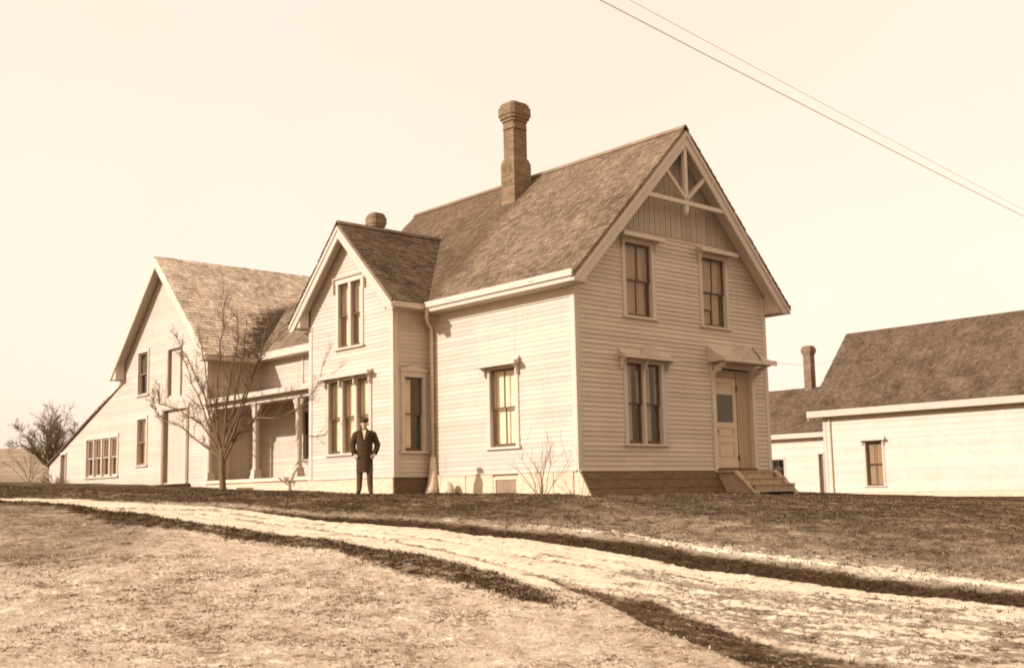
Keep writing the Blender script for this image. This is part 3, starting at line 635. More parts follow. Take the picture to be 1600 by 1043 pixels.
for a in (a0 - .075, a1 + .075):
    q = MB(); w_ = .07
    arc = [(.06 + (hp - .1) * (1 - math.cos(t)), hz - .55 + .50 * math.sin(t)) for t in np.linspace(0, math.pi / 2, 8)]
    q.prism([PG.p(a - w_ / 2, n, zz) for n, zz in [(.058, hz - .62)] + arc + [(hp - .04, hz), (hp - .12, hz)] + [(max(.06, n - .07), zz + .05) for n, zz in arc[::-1][1:-1]] + [(.058, hz - .4)]], PG.vec(w_, 0, 0))
    q.tube([PG.p(a - .045, .22, hz - .16), PG.p(a + .045, .22, hz - .16)], [.085, .085], 12)
    q.tube([PG.p(a - .04, .38, hz - .08), PG.p(a + .04, .38, hz - .08)], [.06, .06], 12); q.build('scroll_bracket', 'trim_paint', dh)
st = bpy.data.objects.new('front_steps', None); COL.objects.link(st); st.parent = H
s0, s1 = 4.70, 6.36
for i, (ya, yb, zz) in enumerate(((-.62, -.0, .43), (-.90, -.60, .28), (-1.18, -.88, .12))):
    PG.box(q := MB(), s0 + .05, s1 - .05, -ya * 1.0, -yb, zz - .04, zz); q.build('tread', 'step_wood', st)
    PG.box(q := MB(), s0 + .05, s1 - .05, -ya - .05, -ya - .025, zz - .2, zz - .041); q.build('riser', 'step_wood', st)
for xx in (s0, s1 - .045):
    MB().prism([(xx, -.36, -.15), (xx, -.02, .40), (xx, -.60, .40), (xx, -1.14, -.15)], (.045, 0, 0)).build('stringer', 'plank_grey', st)
    MB().hexa([(xx - .07, -.60, .40), (xx + .11, -.60, .40), (xx + .11, -1.20, -.15), (xx - .07, -1.20, -.15), (xx - .07, -.60, .45), (xx + .11, -.60, .45), (xx + .11, -1.20, -.10), (xx - .07, -1.20, -.10)]).build('cheek_board', 'step_wood', st)
    MB().box(xx - .071, xx + .111, -.598, -.01, .401, .452).build('cheek_board', 'step_wood', st)

# front bay (cross gable)
TX, TY0, TY1, TZR, TZE, TOE, TOG = -1.122, 5.188, 9.021, 7.106, 4.755, .482, .375
TM = (TY0 + TY1) / 2; TS = (TZR - TZE) / (TM - TY0 + TOE)
trz = lambda y: TZE + (min(y - TY0, TY1 - y) + TOE) * TS
tl = lambda z: max(TY0, TY0 + (z + .10 - TZE) / TS - TOE); trr = lambda z: TY1 - (tl(z) - TY0)
wall_t = siding(H, PTF, SK, TZR - .25, tl, trr, [tw1, tw2], False, 'clapboard_paint_joined')
wall_s = siding(H, PTS, SK, 4.62, lambda z: TX + .0, lambda z: -.0, [tw3], True, None, butt=.022)
MB().box(TX + .01, .0, TY1 - .14, TY1, SK, 4.65).build('wall', 'clapboard_paint_joined', H)
for b in ((TX - .034, TX - .0, TY0 - .03, TY0 + .11, 4.60), (TX + .0005, TX + .11, TY0 - .034, TY0 - .001, 4.60), (TX - .034, TX, TY1 - .11, TY1 + .03, 4.6)):
    MB().box(b[0], b[1], b[2], b[3], SK + .002, b[4]).build('corner_board', 'trim_paint', H)
MB().box(TX - .03, TX + .3, TY0 + .03, TY1 - .0, -.3, .455).build('foundation', 'skirt_board', H); MB().box(TX - .028, -.06, TY0 - .03, TY0 + .028, -.3, .455).build('foundation', 'bank_board', H)  # side darker than the front: its shade is put into the board colour
MB().box(TX - .06, TX - .002, TY0 - .06, TY1 + .03, .456, .484).build('water_table', 'trim_paint', H); MB().box(TX, -.08, TY0 - .06, TY0 - .002, .456, .484).build('water_table', 'trim_paint', H)
r2 = MB(); thl = (TM - TY0 + TOE) * math.sqrt(1 + TS * TS); XT = 2.0
slab(r2, (TX - TOG, TY0 - TOE, TZE), (1, 0, 0), (0, 1, TS), XT - TX + TOG, thl, .07); slab(r2, (TX - TOG, TY1 + TOE, TZE), (1, 0, 0), (0, -1, TS), XT - TX + TOG, thl, .07)
roof_t = r2.build('bay_roof', 'shingle_bay', H)
under = lambda x, z: z > roofz(x) - .06 if x > -OE else True
sh = MB()
for sg in (1, -1):
    yo = TY0 - TOE - .03 if sg > 0 else TY1 + TOE + .03
    shingles(sh, (TX - TOG - .025, yo, TZE - .03 * TS), (1, 0, 0), (0, sg, TS), XT - TX + TOG, thl + .03, .125, inside=lambda a, h: under(TX - TOG + a, TZE + h * TS / math.sqrt(1 + TS * TS)))
sh.build('shingle', 'shingle_bay', roof_t, 'stuff', recalc=False)
for sg in (-1, 1): MB().bar((TX - TOG - .02, TM + sg * .05, TZR), (1.9, TM + sg * .05, TZR), .14, .025, (0, sg * TS, 1)).build('ridge_board', 'shingle_bay', roof_t)
for sg, yo in ((-1, TY0 - TOE), (1, TY1 + TOE)):
    x1 = -.5 if sg < 0 else .0
    ya, yb = sorted((yo, yo - sg * .03)); MB().box(TX - TOG + .055, x1, ya, yb, 4.58, 4.75).build('fascia', 'trim_paint', roof_t)
    ya, yb = sorted((yo - sg * .03, yo - sg * (TOE - .002))); MB().box(TX - TOG + .055, -.05, ya, yb, 4.58, 4.605).build('soffit', 'trim_paint', roof_t)
    Yf = lambda t: TM + sg * (TM - TY0 + TOE) * (1 - t); Zf = lambda t: TZE + (TZR - TZE) * t
    P_ = [(Yf(0), Zf(0) - .10), (Yf(1), Zf(1) - .10), (Yf(1), Zf(1) - .42), (Yf(.07), Zf(.07) - .42), (Yf(0), Zf(.07) - .42)]
    MB().prism([(TX - TOG, a, b) for a, b in P_], (.045, 0, 0)).build('rake_board', 'trim_paint', roof_t)
    P_ = [(Yf(0), Zf(0) - .10), (Yf(1), Zf(1) - .10), (Yf(1), Zf(1) - .20), (Yf(0), Zf(0) - .20)]
    MB().prism([(TX - TOG - .03, a, b) for a, b in P_], (.029, 0, 0)).build('rake_moulding', 'trim_paint', roof_t)
    MB().prism([(TX - TOG + .046, a, b) for a, b in [(Yf(0) - sg * .032, 4.607), (Yf(0) - sg * .032, Zf(0) - .09), (Yf(.198), Zf(.198) - .16), (Yf(.198), 4.607)]], (TOG - .09, 0, 0)).build('eave_return', 'trim_paint', roof_t)
    P_ = [(Yf(.1), Zf(.1) - .14), (Yf(1), Zf(1) - .14), (Yf(1), Zf(1) - .18), (Yf(.1), Zf(.1) - .18)]
    MB().prism([(TX - TOG + .046, a, b) for a, b in P_], (TOG - .09, 0, 0)).build('soffit', 'trim_paint', roof_t)
window(H, PTF, *tw1, units=2, cols=1, curtains=((0, 1),), mull=.12, blind=True)
tc = MB()
for a in (tw1[0] - .20, tw1[1] + .16): PTF.box(tc, a, a + .04, .03, .09, tw1[3] - .25, tw1[3] + .14)
PTF.box(tc, tw1[0] - .2, tw1[1] + .2, .03, .10, tw1[3] + .135, tw1[3] + .17); tc.build('window_cap', 'trim_paint', H)
window(H, PTF, *tw2, units=3, cols=1, curtains=((0, 1),), mull=.10, hoodspec=dict(a0=5.98, a1=8.30, z=3.10, proj=.24, h=.13, nb=4), blind=True)
window(H, PTS, *tw3, units=1, cols=1, curtains=((-.2, .55),), blind=True, case=.10)
mb = MB(); mb.prism([PTS.p(-.96, .05, 3.06), PTS.p(-.10, .05, 3.06), PTS.p(-.10, .05, 3.12), PTS.p(-.53, .05, 3.24), PTS.p(-.96, .05, 3.12)], PTS.vec(0, .03, 0)); mb.build('window_cap', 'trim_paint', H)
# downspout in the inner corner and its wooden boot
MB().tube([(-.47, 4.66, 4.52), (-.46, 4.70, 4.40), (-.25, 4.92, 4.28), (-.10, 4.98, 4.18), (-.09, 4.98, 4.0), (-.09, 4.98, .9)], [.045] * 6, 8).build('downspout', 'zinc', H, smooth=True)
MB().tube([(-.09, 4.98, .95), (-.10, 4.97, .6), (-.13, 4.96, .25), (-.20, 4.95, -.1)], [.07, .10, .13, .21], 9).build('downspout_boot', 'pale_stone', H, smooth=True)

# ------------------------------------------------------------------ chimneys
def chimney(parent, x0, x1, y0, y1, zb, zbase, zt, niches=True, cap=.13):
    q = MB(); q.box(x0, x1 + .11, y0, y1 + .10, zb, zbase); q.build('chimney_base', 'chimney_brick', parent)
    if niches:
        for k in range(2):
            for i in range(2): n = MB(); n.box(x0 - .006, x0 + .002, y0 + .10 + i * .22, y0 + .24 + i * .22, zbase - .34 - k * .42 + .1, zbase - .16 - k * .42 + .12); n.build('niche_shade', 'bank_board', parent)  # thin dark plates on the brick, painted as the shade inside niches
        MB().box(x0 - .03, x1 + .14, y0 - .03, y1 + .13, zb, zb + (.0001 if False else .03)).build('flashing', 'zinc', parent)
    q = MB(); i = .03
    q.box(x0 + i, x1, y0 + i, y1, zbase, zt - .75)
    q.loft([[(x0 + a, y0 + a, zz), (x1 + .11 - 2.2 * a if a < .04 else x1, y0 + a, zz), (x1 + .11 - 2.2 * a if a < .04 else x1, y1 + .10 - 2 * a if a < .04 else y1, zz), (x0 + a, y1 + .10 - 2 * a if a < .04 else y1, zz)] for a, zz in ((-.0, zbase - .01), (.03, zbase + .14))])
    q.build('chimney_shaft', 'chimney_brick', parent)
    q = MB(); cx, cy, hx, hy = (x0 + i + x1) / 2, (y0 + i + y1) / 2, (x1 - x0 - i) / 2, (y1 - y0 - i) / 2
    def ring(g, z):
        a, b = hx + g, hy + g; c_ = .25 * min(a, b) if g > .03 else .02
        return [(cx + u, cy + v, z) for u, v in ((-a + c_, -b), (a - c_, -b), (a, -b + c_), (a, b - c_), (a - c_, b), (-a + c_, b), (-a, b - c_), (-a, -b + c_))]
    lv = [(.0, -.76), (.035, -.75), (.035, -.68), (.01, -.67), (.01, -.55), (cap * .4, -.53), (cap * .4, -.47), (cap * .75, -.45), (cap * .75, -.38), (cap, -.36), (cap, -.14), (cap * .7, -.12), (cap * .7, -.05), (cap * .35, -.04), (cap * .35, 0)]
    q.loft([ring(g, zt + z) for g, z in lv]); q.build('chimney_cap', 'chimney_brick', parent)
chimney(H, 2.59, 3.11, 4.71, 5.15, 7.2, 8.95, 10.66)

# ------------------------------------------------------------------ rear wing with porch
E_ = thing('kitchen_wing', 'low white wing with columned porch between the house and the barn', 'house wing', (1.4, 13, .3))
EX = 1.36; PE = Plane('y', EX, -1); EZ = 4.70; ES = (7.0 - 4.72) / (3.5 - .96)
siding(E_, PE, .62, 4.66, lambda z: 9.95, lambda z: 16.07, [(13.0, 13.42, 1.2, 2.7)], False, 'clapboard_paint_joined')
window(E_, PE, 13.0, 13.42, 1.2, 2.7, cols=1, curtains=(), case=.09)
MB().box(EX - .04, EX, 13.44, 13.56, 3.55, 4.5).build('wall_strip', 'trim_paint', E_)
ro = MB(); eh = 2.54 * math.sqrt(1 + ES * ES); slab(ro, (.96, 9.92, 4.72), (0, 1, 0), (1, 0, ES), 8.6, eh, .07); slab(ro, (6.04, 9.92, 4.72), (0, 1, 0), (-1, 0, ES), 8.6, eh, .07); er = ro.build('roof', 'shingle_wing', E_)
q = MB(); shingles(q, (.93, 9.93, 4.69), (0, 1, 0), (1, 0, ES), 8.6, eh, .14); q.build('shingle', 'shingle_wing', er, 'stuff', recalc=False)
MB().box(.91, .96, 9.95, 15.70, 4.50, 4.735).build('fascia', 'trim_paint', er); MB().box(.961, EX - .03, 9.95, 15.70, 4.50, 4.52).build('soffit', 'trim_paint', er)
MB().box(EX + .15, 5.6, 9.95, 10.05, .3, 4.6).build('wall', 'clapboard_paint_joined', E_); MB().box(5.5, 5.6, 10.06, 16.0, .3, 4.6).build('wall', 'clapboard_paint_joined', E_)
MB().box(EX - .02, EX + .2, 9.95, 16.0, -.2, .615).build('foundation', 'foundation_stone', E_)
# porch
PX = -.60
po = bpy.data.objects.new('porch', None); COL.objects.link(po); po.parent = E_
y = 9.05
MB().box(PX - .12, EX - .03, 9.03, 16.03, .50, .598).build('porch_floor', 'porch_floor', po); MB().box(PX - .05, PX, 9.05, 16.0, .14, .50).build('porch_skirt', 'skirt_board', po)
MB().box(PX - .10, PX + .14, 9.03, 16.02, 2.83, 2.98).build('porch_beam', 'trim_paint', po)
MB().hexa([(PX - .32, 9.02, 3.03), (EX - .025, 9.02, 3.40), (EX - .025, 16.05, 3.40), (PX - .32, 16.05, 3.03), (PX - .32, 9.02, 3.12), (EX - .025, 9.02, 3.49), (EX - .025, 16.05, 3.49), (PX - .32, 16.05, 3.12)]).build('porch_roof', 'shingle_wing', po)
MB().box(PX - .36, PX - .321, 9.02, 16.06, 2.99, 3.135).build('fascia', 'trim_paint', po)
MB().box(PX - .32, PX - .10, 9.03, 16.02, 2.981, 3.01).build('soffit', 'trim_paint', po)
for yy in (10.49, 12.93, 15.92):
    q = MB(); r_ = .075
    q.box(PX - .13, PX + .13, yy - .13, yy + .13, .599, .70); q.box(PX - .11, PX + .11, yy - .11, yy + .11, .70, .86)
    ch = lambda g, z: [(PX + u, yy + v, z) for u, v in ((-g * .55, -g), (g * .55, -g), (g, -g * .55), (g, g * .55), (g * .55, g), (-g * .55, g), (-g, g * .55), (-g, -g * .55))]
    q.loft([ch(g, z) for g, z in ((.10, .86), (.078, .95), (.078, 2.40), (.10, 2.46), (.10, 2.50), (.085, 2.52))]); q.box(PX - .09, PX + .09, yy - .09, yy + .09, 2.51, 2.829)
    for sg in (-1, 1):
        if yy > 15 and sg > 0: continue
        q.prism([(PX - .025, yy + sg * .09, 2.52), (PX - .025, yy + sg * .13, 2.62), (PX - .025, yy + sg * .25, 2.70), (PX - .025, yy + sg * .30, 2.829), (PX - .025, yy + sg * .09, 2.829)], (.05, 0, 0))
    q.build('post', 'trim_paint', po)
MB().box(PX - .75, PX - .2, 12.7, 14.1, .18, .34).build('porch_step', 'porch_floor', po)
chimney(E_, 3.33, 3.68, 12.35, 12.70, 5.8, 7.4, 9.22, False, .12)

# ------------------------------------------------------------------ barn with lean-to
B = thing('barn', 'white gabled barn with sloping lean-to, big door and loft door', 'barn', (2, 19.3, .4))
BX, BY0, BY1, BZR, BZE = -.6, 16.08, 22.60, 8.40, 4.60; BM = (BY0 + BY1) / 2; BO = .62; BS = (BZR - BZE) / (BM - BY0 + BO)
PB, PBS = Plane('y', BX, -1), Plane('x', BY0, -1)
bl_ = lambda z: max(BY0, BY0 + (z + .10 - BZE) / BS - BO)
lean_z = lambda y: 4.40 - (y - 22.9) * (4.40 - 1.70) / 7.2
def br_(z):
    m_ = BY1 - (bl_(z) - BY0)
    return max(m_, min(30.1, 22.9 + (4.32 - z) * 7.2 / 2.70)) if z < 4.3 else m_
bw1, bw2, bw3, bd, bdoor, bloft = (20.63, 21.42, 3.75, 5.25), (20.66, 21.40, 1.26, 2.88), (23.15, 26.1, .95, 2.37), (28.2, 28.8, .5, 1.98), (17.44, 19.30, .60, 3.05), (17.97, 18.97, 3.55, 5.12)
siding(B, PB, .40, BZR - .25, bl_, br_, [bw1, bw2, bw3, bd, bdoor, bloft], False, 'clapboard_paint_joined', .11)
siding(B, PBS, .40, 4.55, lambda z: BX, lambda z: 8.0, [(.12, .98, .6, 2.62)], False, 'clapboard_paint_joined', .11)
MB().box(-.74, .05, 0, 0, 0, 0) if False else None
for b in ((BX - .034, BX, BY0 - .03, BY0 + .12), (BX + .001, BX + .12, BY0 - .034, BY0 - .001)): MB().box(b[0], b[1], b[2], b[3], .3, 4.5).build('corner_board', 'trim_paint', B)
MB().box(7.9, 8.0, BY0 + .1, BY1, .3, 4.55).build('wall', 'clapboard_paint_joined', B); MB().box(BX + .14, 7.9, BY1 - .12, BY1, .3, 4.55).build('wall', 'clapboard_paint_joined', B)
MB().prism([(8.0, BY0, 4.5), (8.0, BY1, 4.5), (8.0, BM, BZR - .12)], (-.1, 0, 0)).build('wall', 'clapboard_paint_joined', B)
ro = MB(); bh = (BM - BY0 + BO) * math.sqrt(1 + BS * BS); BOG = .42
slab(ro, (BX - BOG, BY0 - BO, BZE), (1, 0, 0), (0, 1, BS), 9.4, bh, .07); slab(ro, (BX - BOG, BY1 + BO, BZE), (1, 0, 0), (0, -1, BS), 9.4, bh, .07); brf = ro.build('roof', 'shingle_barn', B)
q = MB(); shingles(q, (BX - BOG - .02, BY0 - BO - .03, BZE - .03 * BS), (1, 0, 0), (0, 1, BS), 9.4, bh + .02, .16); q.build('shingle', 'shingle_barn', brf, 'stuff', recalc=False)
for sg, yo in ((-1, BY0 - BO), (1, BY1 + BO)):
    ya, yb = sorted((yo, yo - sg * .03)); MB().box(BX - BOG + .05, 8.5 if sg > 0 else .86, ya, yb, 4.42, 4.58).build('fascia', 'trim_paint', brf)
    ya, yb = sorted((yo - sg * .03, yo - sg * (BO - .003))); MB().box(BX - BOG + .05, 8.5 if sg > 0 else .86, ya, yb, 4.42, 4.445).build('soffit', 'trim_paint', brf)
    Yf = lambda t: BM + sg * (BM - BY0 + BO) * (1 - t); Zf = lambda t: BZE + (BZR - BZE) * t
    MB().prism([(BX - BOG, a, b) for a, b in [(Yf(0), Zf(0) - .10), (Yf(1), Zf(1) - .10), (Yf(1), Zf(1) - .40), (Yf(.055), Zf(.055) - .40), (Yf(0), Zf(.055) - .40)]], (.045, 0, 0)).build('rake_board', 'trim_paint', brf)
    MB().prism([(BX - BOG + .046, a, b) for a, b in [(Yf(0) - sg * .032, 4.447), (Yf(0) - sg * .032, Zf(0) - .09), (Yf(.158), Zf(.158) - .15), (Yf(.158), 4.447)]], (BOG - .08, 0, 0)).build('eave_return', 'trim_paint', brf)
    MB().prism([(BX - BOG + .046, a, b) for a, b in [(Yf(.08), Zf(.08) - .13), (Yf(1), Zf(1) - .13), (Yf(1), Zf(1) - .17), (Yf(.08), Zf(.08) - .17)]], (BOG - .08, 0, 0)).build('soffit', 'trim_paint', brf)
# lean-to roof
MB().prism([(BX - .10, 22.66, 4.42), (BX - .10, 30.25, 4.42 - 7.59 * .375), (BX - .10, 30.25, 4.34 - 7.59 * .375), (BX - .10, 22.66, 4.34)], (5, 0, 0)).build('lean_to_roof', 'shingle_barn', B)
MB().box(BX + .14, 4.3, 30.0, 30.1, .2, 1.6).build('wall', 'clapboard_paint_joined', B)
window(B, PB, *bw1, cols=1, curtains=(), case=.09, sash='brown_jamb'); window(B, PB, *bw2, cols=1, curtains=((.0, 1),), case=.09, sash='brown_jamb')
window(B, PB, *bw3, units=4, cols=1, curtains=((0, 1),), mull=.09, case=.09, sash='trim_paint', split=.5)
def plank_door(parent, pl, a0, a1, z0, z1, n0, mat, jamb, jw=.12, name='barn_door'):
    d = bpy.data.objects.new(name, None); COL.objects.link(d); d.parent = parent
    x = a0; k = 0
    while x < a1 - .02:
        e = min(x + .17, a1); pl.box(q := MB(), x + .004, e - .004, n0 - .04, n0 - random.uniform(0, .006), z0, z1); q.build('plank', mat, d); x = e
    for u, v in ((a0 - jw, a0), (a1, a1 + jw)): pl.box(q := MB(), u, v, n0 - .05, .05, z0 - .05, z1); q.build('jamb', jamb, d)
    pl.box(q := MB(), a0 - jw, a1 + jw, n0 - .05, .06, z1, z1 + .09); q.build('lintel', 'trim_paint', d); return d
plank_door(B, PB, 17.52, 19.22, .60, 3.05, -.10, 'trim_paint', 'brown_jamb', .16)
plank_door(B, PB, 18.02, 18.92, 3.55, 5.12, -.06, 'trim_paint', 'brown_jamb', .08, 'loft_door')
plank_door(B, PB, 28.24, 28.76, .5, 1.92, -.08, 'brown_jamb', 'trim_paint', .04, 'shed_door')
plank_door(B, PBS, .14, .96, .60, 2.62, -.06, 'trim_paint', 'trim_paint', .07, 'side_door')
MB().box(BX - .9, BX + .0, 17.2, 19.6, .1, .55).build('door_ramp', 'porch_floor', B) if False else None
MB().prism([(BX - 1.6, 17.2, gz(BX - 1.6, 18.4) - .06), (BX - .03, 17.2, .56), (BX - .03, 17.2, .1), (BX - 1.6, 17.2, -.2)], (0, 2.4, 0)).build('door_ramp', 'bank_board', B)

# ------------------------------------------------------------------ neighbouring house on the right
NH = thing('neighbour_house', 'white house partly out of frame at the right, with steep dark roof', 'house', (34, 8, -.3))
NX = 30.5; PN = Plane('y', NX, -1); NY0, NY1 = -1.0, 13.3
nwin = (10.25, 11.10, .0, 2.05); nwin2 = (5.6, 6.45, .0, 2.05)
siding(NH, PN, -.30, 3.45, lambda z: NY0, lambda z: NY1, [nwin], False, 'neighbour_paint', .11)
window(NH, PN, *nwin, hoodspec=dict(a0=10.0, a1=11.35, z=2.15, proj=.25, h=.18))
MB().box(NX - .035, NX, NY1 - .14, NY1 + .03, -.9, 3.4).build('corner_board', 'trim_paint', NH)
MB().tube([(NX - .08, NY1 - .38, 3.4), (NX - .08, NY1 - .38, -.5)], [.05, .05], 8).build('downspout', 'zinc', NH)
MB().prism([(NX + .14, NY1, -.9), (37.5, NY1, -.9), (37.5, NY1, 3.5), (34.0, NY1, 7.5), (NX + .14, NY1, 3.6)], (0, -.14, 0)).build('wall', 'neighbour_paint', NH)
MB().prism([(NX + .14, NY0, -.9), (37.5, NY0, -.9), (37.5, NY0, 3.5), (34.0, NY0, 7.5), (NX + .14, NY0, 3.6)], (0, .14, 0)).build('wall', 'neighbour_paint', NH)
MB().box(37.36, 37.5, NY0 + .15, NY1 - .15, -.9, 3.5).build('wall', 'neighbour_paint', NH); MB().box(NX - .02, NX + .2, NY0, NY1, -1.2, -.31).build('foundation', 'skirt_board', NH)
NS = (7.85 - 3.62) / 4.0; nh = 4.0 * math.sqrt(1 + NS * NS); NL = NY1 + .55 - NY0 + .5
ro = MB(); slab(ro, (30.0, NY0 - .5, 3.62), (0, 1, 0), (1, 0, NS), NL, nh, .08); slab(ro, (38.0, NY0 - .5, 3.62), (0, 1, 0), (-1, 0, NS), NL, nh, .08); nr = ro.build('roof', 'shingle_neighbour', NH)
q = MB(); shingles(q, (29.97, NY0 - .5, 3.60), (0, 1, 0), (1, 0, NS), NL, nh, .17); q.build('shingle', 'shingle_neighbour', nr, 'stuff', recalc=False)
MB().box(29.93, 29.99, NY0 - .5, NY1 + .56, 3.36, 3.66).build('fascia', 'trim_paint', nr); MB().box(29.99, NX - .001, NY0 - .5, NY1 + .55, 3.36, 3.39).build('soffit', 'trim_paint', nr)
for sg in (-1, 1):
    Xf = lambda t: 34 + sg * 4.0 * (1 - t); Zf = lambda t: 3.62 + 4.23 * t
    MB().prism([(a, NY1 + .551, b) for a, b in [(Xf(0), Zf(0) - .12), (Xf(1), Zf(1) - .12), (Xf(1), Zf(1) - .4), (Xf(0), Zf(0) - .4)]], (0, -.04, 0)).build('rake_board', 'trim_paint', nr)
# its low wing
NW = thing('neighbour_wing', 'low white wing with dark roof and slim brick chimney behind the front steps', 'house wing', (33, 17, -.3))
WX = 31.5; PW = Plane('y', WX, -1)
siding(NW, PW, -.28, 2.5, lambda z: 13.36, lambda z: 22.0, [(14.0, 14.32, -.28, 1.66), (16.36, 17.1, .52, 1.44)], False, 'neighbour_paint', .11)
window(NW, PW, 16.36, 17.1, .52, 1.44, cols=2, curtains=(), case=.07)
plank_door(NW, PW, 14.04, 14.30, -.28, 1.62, -.08, 'bank_board', 'trim_paint', .05, 'wing_door')
MB().box(WX - .02, WX + .2, 13.36, 22, -.9, -.285).build('foundation', 'skirt_board', NW)
MB().box(36.4, 36.5, 13.5, 22, -.9, 2.5).build('wall', 'neighbour_paint', NW); MB().prism([(WX + .15, 22, -.9), (36.4, 22, -.9), (36.4, 22, 2.5), (34, 22, 5.1), (WX + .15, 22, 2.6)], (0, -.1, 0)).build('wall', 'neighbour_paint', NW)
WS = (5.25 - 2.66) / 2.9; wh = 2.9 * math.sqrt(1 + WS * WS)
ro = MB(); slab(ro, (31.1, 13.35, 2.66), (0, 1, 0), (1, 0, WS), 9.0, wh, .08); slab(ro, (36.9, 13.35, 2.66), (0, 1, 0), (-1, 0, WS), 9.0, wh, .08); nr2 = ro.build('roof', 'shingle_neighbour', NW)
q = MB(); shingles(q, (31.08, 13.36, 2.64), (0, 1, 0), (1, 0, WS), 9.0, wh, .16); q.build('shingle', 'shingle_neighbour', nr2, 'stuff', recalc=False)
MB().box(31.05, 31.09, 13.36, 22.3, 2.46, 2.70).build('fascia', 'trim_paint', nr2); MB().box(31.09, WX - .001, 13.36, 22.3, 2.46, 2.48).build('soffit', 'trim_paint', nr2)
q = MB(); q.box(33.8, 34.22, 15.98, 16.42, 4.4, 7.0); q.build('chimney_shaft', 'chimney_brick', NW)
q = MB(); q.box(33.77, 34.25, 15.95, 16.45, 7.0, 7.10); q.box(33.73, 34.29, 15.91, 16.49, 7.101, 7.36); q.box(33.78, 34.24, 15.96, 16.44, 7.361, 7.46); q.build('chimney_cap', 'chimney_brick', NW)

# ------------------------------------------------------------------ trees
def branch(mb_, tw, p, d, r, L, lev, up=.10, spread=.6, wob_=.25, child=(3, 5), minr=.004):
    p = Vector(p); d = Vector(d).normalized(); n = max(3, int(L / .22)); pts = [p]; rs = [r]
    for i in range(n):
        d = (d + Vector((random.gauss(0, wob_), random.gauss(0, wob_), random.gauss(0, wob_))) * .35 + Vector((0, 0, up))).normalized()
        p = p + d * L / n; pts.append(p); rs.append(max(minr, r * (1 - .75 * (i + 1) / n)))
    (mb_ if r > .02 else tw).tube(pts, rs, 6 if r > .03 else 4 if r > .01 else 3, cap=False)
    if lev > 0:
        for c in range(random.randint(*child)):
            t = random.uniform(.25, .98); i = min(n - 1, int(t * n)); q = pts[i]; dd = (pts[i + 1] - pts[i]).normalized()
            s_ = Vector((random.gauss(0, 1), random.gauss(0, 1), random.gauss(0, .6))); s_ = (s_ - dd * s_.dot(dd)).normalized()
            branch(mb_, tw, q, dd + s_ * random.uniform(spread * .6, spread * 1.4), max(minr, rs[i] * .55), L * random.uniform(.35, .65), lev - 1, up, spread, wob_, child, minr)
def at_x(px, py, x): d = ray(px, py); t = (x - CAM[0]) / d[0]; return CAM + d * t
def front_tree():
    x0 = -2.5; g = at_x(348, 771, x0); t = thing('bare_tree', 'young leafless tree with many upright branches in front of the porch', 'tree', (g[0], g[1], g[2] - .05))
    a, b = MB(), MB()
    P0 = [at_x(px, py, x0) for px, py in ((348, 774), (348, 760), (347, 735), (347, 712), (347, 700))]
    a.tube(P0, [.135, .09, .078, .082, .07], 10, cap=False)
    limbs = [((345, 715), (337, 640), (344, 560), (351, 485), (354, 462)), ((347, 705), (330, 640), (318, 565), (309, 505)), ((350, 705), (364, 640), (378, 565), (386, 500)), ((350, 712), (373, 655), (394, 590), (412, 530), (424, 490)),
             ((352, 716), (370, 680), (398, 652), (440, 652), (482, 628)), ((343, 714), (318, 695), (286, 668), (250, 655), (236, 618)), ((343, 708), (315, 662), (280, 640), (252, 632), (240, 600)), ((346, 705), (318, 620), (292, 560), (268, 515)), ((348, 704), (356, 600), (370, 535), (370, 480)),
             ((346, 708), (325, 660), (300, 600), (285, 545)), ((350, 700), (383, 610), (405, 560), (440, 520))]
    for L in limbs:
        off = random.uniform(-.9, .9); pts = []
        n = len(L)
        for i in range(n - 1):
            for k in range(3):
                t_ = (i + k / 3) / (n - 1); u = Vector(L[i]).lerp(Vector(L[i + 1]), k / 3); pts.append(Vector(at_x(u[0] + random.gauss(0, 1.3) * (i + k > 0), u[1] + random.gauss(0, 1.0) * (i + k > 0), x0 + off * t_)))
        pts.append(Vector(at_x(*L[-1], x0 + off))); m_ = len(pts); r0 = random.uniform(.024, .034); rs = [r0 * (1 - .80 * i / (m_ - 1)) + .004 for i in range(m_)]
        a.tube(pts, rs, 6, cap=False)
        for c in range(24):
            i = random.randint(2, m_ - 2); dd = (pts[i + 1] - pts[i]).normalized(); s_ = Vector((random.gauss(0, .8), random.gauss(0, 1), random.gauss(0, .5)))
            branch(a, b, pts[i], dd + s_.normalized() * .6, rs[i] * .45, random.uniform(.35, .8) * (.6 if i > m_ - 5 else 1), 2, .10, .55, .2, (2, 4), .0032)
    a.build('trunk', 'bark', t, smooth=True, recalc=False); b.build('crown', 'twig', t, 'stuff', smooth=True, recalc=False)
front_tree()
